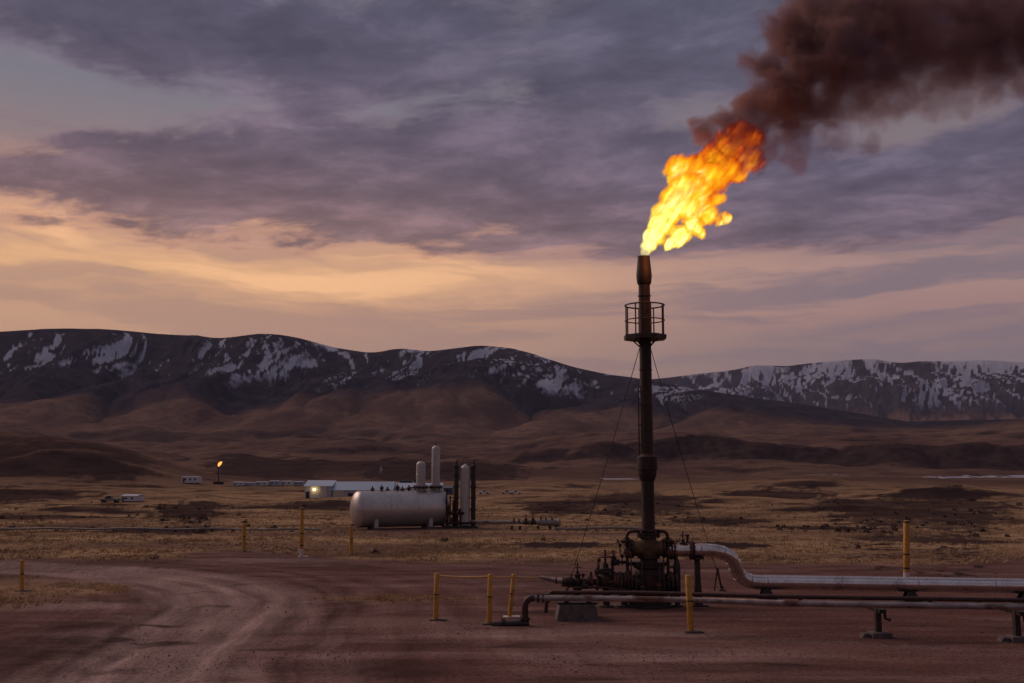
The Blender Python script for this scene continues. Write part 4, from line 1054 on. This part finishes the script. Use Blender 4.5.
MB().tube([c - UP * .3, at(450, 513, pk - .2), at(464, 513, pk - .35)], .09, 12).build('cross_pipe', M['rust'], o)
for q, t0 in ((446.5, 488), (450, 496), (453, 500), (448, 505), (460, 508)):
    b = at(q, 522, pk - .3); MB().tube([(b.x, pk - .3, gz(b.x, pk) - .03), (b.x, pk - .3, at(q, t0, pk - .3).z)], .05, 8).build('riser', M['rust'], o)
for q, w_ in ((449, 507), (453, 513), (458, 513), (447, 519), (452, 520)):
    mb = MB(); flange(mb, at(q, w_, pk - .35), (1, -.4, 0), .17, .09, 6, 14); mb.build('flange', M['redrust'], o)
MB().box((at(460, 528, pk).x, pk, gz(at(460, 528, pk).x, pk) + .08), (2.3, 1.6, .16)).build('skid', M['dark'], o)
MB().tube([at(446, 523, pk - .4), at(476, 523, pk - .5)], .07, 10).build('floor_pipe', M['rust'], o)
# pig launcher lying on the ground
c = gp(530, 529.5); LY = c.y; lz = at(530, 522.5, LY).z
o = thing('pig_launcher', tuple(c), 'small silver pipe trap with valves lying beyond the yard, left of the stack', 'pipe trap')
MB().lathe((at(535, 522, LY).x, LY, lz), XR, [(0, .10), (.15, .13), (.3, .20), (1.4, .20), (1.45, .24), (1.6, .24), (1.62, .1)], 20).build('barrel', M['dull'], o)
MB().tube([(at(470, 521, LY).x, LY, lz + .05), (at(536, 522, LY).x, LY, lz)], .10, 14).build('inlet_pipe', M['greypipe'], o)
valve(o, (at(526, 522, LY).x, LY, lz), XR, UP, .16, M['dark']); valve(o, (at(533, 522, LY).x, LY, lz), XR, UP, .17, M['dark'])
for q, h_ in ((514, .3), (519, .22), (541, .38), (546, .3), (552, .34)):
    x = at(q, 522, LY).x; MB().tube([(x, LY - .1, lz), (x, LY - .1, lz + h_)], .05, 8).build('vent_stub', M['rust'], o)
for q in (512, 520, 538, 550, 556):
    x = at(q, 526, LY).x; MB().box((x, LY, gz(x, LY) + (lz - gz(x, LY)) / 2 - .1), (.16, .5, max(lz - gz(x, LY) - .2, .1))).build('leg', M['dark'], o)
# pale surface line running along the lane
y0 = 61.5
o = thing('surface_pipeline', (-14, y0, gz(-14, y0)), 'long thin pale pipeline on the grass crossing the whole middle ground', 'pipeline')
def srun(xa, xb, y, nm='pipe', r=.085):
    xs_ = np.linspace(xa, xb, 40); MB().tube([(x, y + .4 * math.sin(x * .07), gz(x, y) + .16 + .03 * math.sin(x * 1.3)) for x in xs_], r, 12).build(nm, M['dull'], o)
    for x in xs_[1::4]: MB().box((x, y + .4 * math.sin(x * .07), gz(x, y) + .04), (.14, .4, .12)).build('sleeper', M['conc'], o)
srun(-46, -11.5, y0, r=.06); srun(2.6, 8.5, y0 + .6, r=.07)

# ------------------------------------------------------------------ buildings on the plain
def bldg(px0, px1, pbase, ptop, depth, label, wallm, roofm, gable=.28, door=None, wins=0, group=None, panels=0, Yf=None):
    a = gp(px0, pbase)
    if Yf: a = at(px0, pbase, Yf); a.z = gz(a.x, Yf)
    Y = a.y; g = min(a.z, gz(at(px1, pbase, Y).x, Y)) - .1; x0, x1 = a.x, at(px1, pbase, Y).x
    h = at((px0 + px1) / 2, ptop, Y).z - g; he = h * (1 - gable)
    o = thing('metal_building', ((x0 + x1) / 2, Y + depth / 2, g), label, 'building', group)
    MB().box(((x0 + x1) / 2, Y + depth / 2, g + he / 2), (x1 - x0, depth, he)).build('wall', M[wallm], o)
    ov = .25
    MB().prism([Vector((x0 - ov, Y - ov, g + he + .01)), Vector((x0 - ov, Y + depth + ov, g + he + .01)), Vector((x0 - ov, Y + depth / 2, g + h))], (x1 - x0 + 2 * ov, 0, 0)).build('roof', M[roofm], o)
    for k in range(panels): 
        x = x0 + (x1 - x0) * (k + 1) / (panels + 1); MB().box((x, Y - .03, g + he / 2), (.12, .08, he * .98)).build('wall_rib', M['vessel'], o)
    for k in range(wins):
        x = x0 + (x1 - x0) * (k + .5) / wins; w_ = MB().box((x, Y - .03, g + he * .62), (min(1.2, (x1 - x0) / wins * .5), .08, he * .28)).build('window', M['glass'], o)
    for dx, dw, dh, m_ in (door or []):
        MB().box((x0 + (x1 - x0) * dx, Y - .05, g + he * dh / 2), (dw, .1, he * dh)).build('door', M[m_], o)
    return o, Y, g, h, x0, x1
def gpx(px, py, Y): return at(px, py, Y)
b1_, Yw, gw, hw_, wx0, wx1 = bldg(304.5, 331.5, 498.5, 480.5, 9, 'pale metal shed with a lit yellow lamp on its front', 'wall', 'roof', .3, [(.72, 1.6, .7, 'vessel'), (.12, .8, .6, 'glass')], 0, None, 4)
bldg(332.5, 392, 497.2, 481.8, 8, 'long blue-roofed shed with a cream bay beside the lamp-lit shed', 'wall', 'roof', .42, [(.10, .045 * Yw / 4.5, 1.0, 'cream'), (.5, 1.6, .8, 'vessel')], 5, None, 7, Yf=Yw - .5)
bldg(393, 441, 495.5, 483.2, 9, 'low pale building partly hidden behind the grey tank', 'white', 'roof', .3, [], 6, None, 3, Yf=Yw + 3)
bldg(440, 452, 494, 486, 7, 'small dark blue building just left of the upright columns', 'dblue', 'dblue', .25, [], 2)
# the lit lamp on the shed and its glow
lp = at(314, 489.5, Yw - .45); o = thing('wall_lamp', tuple(lp), 'glowing yellow lamp on the front of the pale shed', 'lamp')
MB().ball(lp, .20, 14, 10).build('lamp_globe', M['lampglow'], o)
MB().tube([lp + Vector((0, .05, .32)), lp + Vector((0, .44, .42))], .05, 8).build('lamp_arm', M['dark'], o)
ll = bpy.data.lights.new('wall_lamp_light', 'POINT'); ll.energy = 15; ll.color = (1, .68, .28); ll.shadow_soft_size = .3
llo = bpy.data.objects.new('wall_lamp_light', ll); col.objects.link(llo); llo.location = lp + Vector((.1, -.5, .0))
def box_unit(px0, px1, pbase, ptop, label, wallm, group, depth=2.6, wins=2, name='portable_cabin', cat='cabin', wheels=False):
    a = gp(px0, pbase); Y = a.y; x0, x1 = a.x, at(px1, pbase, Y).x; g = gz((x0 + x1) / 2, Y); h = at(px0, ptop, Y).z - g; lift = .12 * h
    o = thing(name, ((x0 + x1) / 2, Y, g), label, cat, group); xm = (x0 + x1) / 2
    MB().box((xm, Y + depth / 2, g + (h + lift) / 2), (x1 - x0, depth, h - lift)).build('body', M[wallm], o)
    MB().prism([Vector((x0 - .1, Y - .1, g + h + .005)), Vector((x0 - .1, Y + depth + .1, g + h + .005)), Vector((x0 - .1, Y + depth / 2, g + h + .18))], (x1 - x0 + .2, 0, 0)).build('roof', M['roof'], o)
    for k in range(wins): MB().box((x0 + (x1 - x0) * (k + .7) / (wins + .4), Y - .02, g + h * .6), ((x1 - x0) / wins * .3, .07, h * .26)).build('window', M['glass'], o)
    MB().box((x0 + (x1 - x0) * .12, Y - .02, g + h * .46), ((x1 - x0) * .10, .07, h * .62)).build('door', M['dblue'], o)
    for k in (.15, .5, .85): MB().box((x0 + (x1 - x0) * k, Y + depth / 2, g + lift / 2 - .1), (.4, depth * .9, lift + .2)).build('foot', M['dark'], o)
GC = 'row of pale cabins left of the lamp-lit shed'
xs0 = 233
cab = ['first pale cabin from the left in the row beside the shed', 'second pale cabin from the left in the row beside the shed', 'third pale cabin from the left in the row beside the shed', 'fourth pale cabin from the left in the row beside the shed', 'fifth pale cabin from the left in the row beside the shed', 'last pale cabin in the row, touching the lamp-lit shed']
for k, l in enumerate(cab):
    w_ = (10.5, 9, 12, 10, 11, 10)[k]; box_unit(xs0, xs0 + w_, 486.2, (482.2, 482.6, 481.8, 481.0, 481.2, 481.6)[k], l, ('white', 'wall')[k % 2], GC, 3.0, 2); xs0 += w_ + 1.6
box_unit(181.5, 198.5, 483.3, 476.5, 'small white cabin left of the distant little flare', 'white', None, 6, 3)
box_unit(121, 136.5, 502.3, 495.8, 'white cabin standing alone on the grass at far left', 'white', None, 3, 2)
for (a, b, c, d_, l, m_) in ((400, 412, 486.5, 480.5, 'dark blue container left of the pale columns', 'dblue'), (414, 425, 487, 479, 'taller dark blue container behind the grey tank', 'dblue'), (427, 434, 487, 482, 'short dark blue container behind the tall column', 'dblue')):
    p = gp(a, c); x0, x1 = p.x, at(b, c, p.y).x; h = at(a, d_, p.y).z - p.z
    o = thing('shipping_container', ((x0 + x1) / 2, p.y, p.z), l, 'container', 'dark blue containers')
    MB().box(((x0 + x1) / 2, p.y + 1.3, p.z + h / 2), (x1 - x0, 2.5, h)).build('body', M[m_], o)
    for k in range(6): MB().box((x0 + (x1 - x0) * (k + .5) / 6, p.y, p.z + h / 2), ((x1 - x0) / 14, .08, h * .9)).build('corrugation', M[m_], o)
def pickup(px, py, wpx, label, mat='white', flip=1):
    p = gp(px, py); L = max(wpx * p.y / FPX, 3.0); s = L / 5.0; x, y, g = p.x, p.y, p.z
    o = thing('pickup_truck', tuple(p), label, 'truck', 'parked pickup trucks')
    def q(u, z): return Vector((x + flip * u * s, y - .85 * s, g + z * s))
    MB().prism([q(-2.5, .45), q(2.4, .45), q(2.5, .75), q(2.4, 1.0), q(1.3, 1.1), q(.7, 1.75), q(-.5, 1.78), q(-.7, 1.1), q(-2.5, 1.1)], (0, 1.7 * s, 0)).build('body', M[mat], o, bevel=.05)
    MB().prism([q(1.1, 1.15) - Vector((0, .02, 0)), q(.6, 1.65) - Vector((0, .02, 0)), q(-.4, 1.67) - Vector((0, .02, 0)), q(-.55, 1.15) - Vector((0, .02, 0))], (0, 1.74 * s, 0)).build('window', M['glass'], o)
    for u in (-1.6, 1.6):
        for yy in (-.88, .68): w_ = MB().lathe(Vector((x + flip * u * s, y + yy * s, g + .38 * s)), (0, 1, 0), [(0, .3 * s), (.03 * s, .38 * s), (.2 * s, .38 * s), (.23 * s, .3 * s)], 14).build('wheel', M['rubber'], o)
pickup(110, 502.6, 9.5, 'dark pickup parked left of the lone white cabin', 'dull', -1)
pickup(484, 494, 9, 'white pickup just right of the upright columns'); pickup(507, 494, 8, 'grey truck further right of the upright columns', 'tank', -1); pickup(516, 494.3, 5, 'small white vehicle at the right end of the parked trucks', 'white', -1)

# far small flare
p = gp(218.5, 484); ft = at(218.5, 466.5, p.y)
o = thing('distant_flare', tuple(p), 'tiny far flare stack burning above the plain at left', 'flare stack')
MB().tube([p - UP * .3, p + (ft - p) * .5, ft], [.35, .26, .22], 10).build('stack_pipe', M['dark'], o)
for s in (-1, 1): MB().tube([p + Vector((s * 4.0, 0, 0)), p + (ft - p) * .6], .05, 5).build('guy_wire', M['dark'], o)
MB().box(p + UP * .6, (5, 3, 1.4)).build('base_skid', M['dark'], o)
k_ = p.y / FPX
mb = MB().tube([ft, ft + Vector((.4, 0, 1.6)) * k_, ft + Vector((1.2, 0, 2.8)) * k_, ft + Vector((2.4, 0, 4.0)) * k_, ft + Vector((3.4, 0, 4.6)) * k_], [.5 * k_, 1.3 * k_, 1.6 * k_, 1.1 * k_, .2 * k_], 12)
f_ = mb.build('far_flame', glow('far_flame_glow', (1, .42, .08), 1.6), o)
# white drill mast beyond the tank
p = gp(381, 474); o = thing('lattice_mast', tuple(p), 'tiny pale mast on the slope above the blue sheds', 'mast')
for s in (-1, 1): MB().tube([p + Vector((s * 1.6, 0, -1)), p + Vector((0, 0, 9))], .3, 6).build('leg', M['white'], o)
MB().box(p + UP * 5, (3.2, 1.5, 1.8)).build('cabin', M['white'], o)

# pale ice on the river flats
def ice(px0, px1, py, th, name, seed):
    a = gp(px0, py); b = gp(px1, py); Y = (a.y + b.y) / 2; n, m = 60, 6; rr = random.Random(seed)
    x0, x1 = at(px0, py, Y).x, at(px1, py, Y).x; dep = .6 * th * Y / FPX * Y / (CAM_H - (a.z + b.z) / 2); mb = MB()
    ys = []; xv = []
    for k in range(n + 1):
        u = k / n; w_ = math.sin(math.pi * min(max(u, .02), .98)) ** .4; lo_, hi_ = -dep * .5 * w_ * rr.uniform(.5, 1.1), dep * .5 * w_ * rr.uniform(.5, 1.1)
        for j in range(m + 1): xv.append(x0 + (x1 - x0) * u); ys.append(Y + lo_ + (hi_ - lo_) * j / m)
    zv = terrain(np.array(xv), np.array(ys)) + .12
    mb.v = [Vector(p) for p in zip(xv, ys, zv)]; mb.f = [(k * (m + 1) + j, (k + 1) * (m + 1) + j, (k + 1) * (m + 1) + j + 1, k * (m + 1) + j + 1) for k in range(n) for j in range(m)]
    o = mb.build(name, M['ice']); tag(o, 'pale frozen river flat far across the plain', None, kind='structure')
ice(905, 1120, 476.6, 2.2, 'frozen_river', 1)
ice(775, 880, 476.0, 1.0, 'frozen_river', 2)
ice(600, 640, 479.0, 1.4, 'frozen_river', 3)

# ------------------------------------------------------------------ grass tufts, stones (too many to count)
def grass_mat():
    m, t, o = new_mat('dry_grass_blades'); tint = attr(t, 'tint')
    c = ramp(t, tint, [(0, (.18, .108, .075)), (.45, (.38, .25, .145)), (1, (.58, .40, .22))])
    b = t.nodes.new('ShaderNodeBsdfPrincipled'); put(t, b.inputs['Base Color'], c); b.inputs['Roughness'].default_value = .9; b.inputs['Specular IOR Level'].default_value = .1
    t.links.new(b.outputs[0], o.inputs[0]); return m
def scatter():
    X, Y, Z, d, az, grass, road, co, scr = TER
    rows = d[:, 0]; mask_r = (rows > 20) & (rows < 135); az1 = co
    n = 90000
    a = rng.uniform(R(-32), R(32), n); u = rng.uniform(0, 1, n); D = 1 / (1 / 22 + u * (1 / 130 - 1 / 22))
    ci = np.searchsorted(az1, a); ri = np.searchsorted(rows, D)
    g = grass[ri, ci]; x, y = D * np.sin(a), D * np.cos(a)
    clump = fbm(x / 3.0, y / 2.2, 3)
    keep = (g > .25) & (rng.uniform(0, 1, n) < g * np.clip(.55 + 1.6 * clump, .08, 1)); x, y, D, clump = x[keep], y[keep], D[keep], clump[keep]; k = len(x)
    z = terrain(x, y); nb = 5
    hgt = rng.uniform(.035, .11, k) * (1 + .9 * np.clip(clump, 0, 1)) * (1 + D / 160); tint = np.clip(.45 + .7 * fbm(x / 9, y / 7, 4) + rng.normal(0, .16, k), 0, 1)
    P = np.stack([x, y, z], -1)[:, None, :].repeat(nb, 1)
    ang = rng.uniform(0, 2 * np.pi, (k, nb)); rad = rng.uniform(0, .10, (k, nb)) * (1 + D / 60)[:, None]
    P[..., 0] += np.cos(ang) * rad; P[..., 1] += np.sin(ang) * rad; P[..., 2] -= .02
    wd = (.010 + D * .00026)[:, None] * rng.uniform(.7, 1.5, (k, nb)); fa = rng.uniform(0, np.pi, (k, nb)) * .6
    hh = hgt[:, None] * rng.uniform(.6, 1.2, (k, nb)); ln = rng.uniform(-.5, .9, (k, nb)) * hh
    A_ = P.copy(); A_[..., 0] -= wd * np.cos(fa); A_[..., 1] -= wd * np.sin(fa)
    B_ = P.copy(); B_[..., 0] += wd * np.cos(fa); B_[..., 1] += wd * np.sin(fa)
    C_ = P.copy(); C_[..., 0] += ln; C_[..., 1] += rng.uniform(-.3, .3, (k, nb)) * hh; C_[..., 2] += hh
    V = np.stack([A_, B_, C_], 2).reshape(-1, 3); nf = len(V) // 3
    me = bpy.data.meshes.new('grass_tufts'); me.vertices.add(len(V)); me.vertices.foreach_set('co', V.astype(np.float32).ravel())
    me.loops.add(nf * 3); me.loops.foreach_set('vertex_index', np.arange(nf * 3, dtype=np.int32)); me.polygons.add(nf); me.polygons.foreach_set('loop_start', np.arange(0, nf * 3, 3, dtype=np.int32))
    me.attributes.new('tint', 'FLOAT', 'POINT').data.foreach_set('value', np.repeat(tint, nb * 3).astype(np.float32)); me.update(); me.validate(); me.materials.append(grass_mat())
    o = bpy.data.objects.new('dry_grass', me); col.objects.link(o); tag(o, 'dry straw grass tufts covering the plain', 'grass', kind='stuff')
    # low sagebrush
    n = 6000; a = rng.uniform(R(-32), R(32), n); u = rng.uniform(0, 1, n); D = 1 / (1 / 44 + u * (1 / 260 - 1 / 44)); ci = np.searchsorted(co, a); ri = np.searchsorted(rows, D)
    x, y = D * np.sin(a), D * np.cos(a); pr = .012 * grass[ri, ci] + .6 * scr[ri, ci] * (D > 62)
    keep = rng.uniform(0, 1, n) < pr * np.clip(.5 + 1.5 * fbm(x / 8, y / 6, 3), .05, 1); x, y, D = x[keep], y[keep], D[keep]; k = len(x); z = terrain(x, y); nb = 46
    rad = np.exp(rng.normal(math.log(.10), .4, k)) * (1 + D / 260)
    th = rng.uniform(0, 6.283, (k, nb)); ph = np.arccos(rng.uniform(0, 1, (k, nb))); rr_ = rad[:, None] * rng.uniform(.45, 1, (k, nb))
    C_ = np.stack([x[:, None] + rr_ * np.sin(ph) * np.cos(th), y[:, None] + rr_ * np.sin(ph) * np.sin(th), z[:, None] + rr_ * np.cos(ph) * .75 + .01], -1)
    sz = (.045 + rad * .16)[:, None, None] ; V = np.stack([C_ + rng.normal(0, 1, (k, nb, 3)) * sz for _ in range(3)], 2).reshape(-1, 3); nf = len(V) // 3
    me = bpy.data.meshes.new('sagebrush'); me.vertices.add(len(V)); me.vertices.foreach_set('co', V.astype(np.float32).ravel())
    me.loops.add(nf * 3); me.loops.foreach_set('vertex_index', np.arange(nf * 3, dtype=np.int32)); me.polygons.add(nf); me.polygons.foreach_set('loop_start', np.arange(0, nf * 3, 3, dtype=np.int32)); me.update(); me.validate()
    me.materials.append(surf('sagebrush_leaves', (.15, .095, .072), (.09, .058, .050), 3, .95, 0, 0)); o = bpy.data.objects.new('sagebrush', me); col.objects.link(o); tag(o, 'low dark sagebrush dotted over the hollows of the plain', 'shrubs', kind='stuff')
    # stones
    n = 34000; a = rng.uniform(R(-31), R(31), n); u = rng.uniform(0, 1, n); D = 1 / (1 / 15 + u * (1 / 46 - 1 / 15)); x, y = D * np.sin(a), D * np.cos(a)
    cl = fbm(x / 4, y / 2.2, 3); keep = rng.uniform(0, 1, n) < np.clip(.22 + 1.3 * cl, .05, 1); x, y, D = x[keep], y[keep], D[keep]; k = len(x); z = terrain(x, y)
    base = np.array([(1, 0, 0), (-1, 0, 0), (0, 1, 0), (0, -1, 0), (0, 0, .8), (0, 0, -.8)], float); fc = np.array([(0, 2, 4), (2, 1, 4), (1, 3, 4), (3, 0, 4), (2, 0, 5), (1, 2, 5), (3, 1, 5), (0, 3, 5)])
    r = np.minimum(np.exp(rng.normal(math.log(.011), .40, k)), .032); V = base[None] * r[:, None, None] * rng.uniform(.6, 1.4, (k, 6, 1)); th = rng.uniform(0, 6.28, k); c_, s_ = np.cos(th)[:, None], np.sin(th)[:, None]
    V2 = V.copy(); V2[..., 0] = V[..., 0] * c_ - V[..., 1] * s_; V2[..., 1] = V[..., 0] * s_ + V[..., 1] * c_; V2 += np.stack([x, y, z + r * .15], -1)[:, None, :]
    F = (fc[None] + np.arange(k)[:, None, None] * 6).reshape(-1).astype(np.int32)
    me = bpy.data.meshes.new('stones'); me.vertices.add(k * 6); me.vertices.foreach_set('co', V2.astype(np.float32).ravel()); me.loops.add(len(F)); me.loops.foreach_set('vertex_index', F)
    me.polygons.add(len(F) // 3); me.polygons.foreach_set('loop_start', np.arange(0, len(F), 3, dtype=np.int32)); me.update(); me.validate(); me.materials.append(M['stone'])
    o = bpy.data.objects.new('loose_stones', me); col.objects.link(o); tag(o, 'loose stones scattered over the gravel yard', 'stones', kind='stuff')
scatter()

# ------------------------------------------------------------------ haze
def haze():
    m, t, o = new_mat('haze_air'); v = t.nodes.new('ShaderNodeVolumePrincipled')
    v.inputs['Color'].default_value = (.55, .56, .80, 1); v.inputs['Density'].default_value = HAZE; v.inputs['Anisotropy'].default_value = .0
    t.links.new(v.outputs[0], o.inputs['Volume']); m.cycles.homogeneous_volume = True
    ob = MB().box((0, 0, 592), (64000, 64000, 1214)).build('haze', m); tag(ob, 'thin evening haze over the plain and mountains', 'haze', kind='stuff')
HAZE = 2.3e-5
haze()
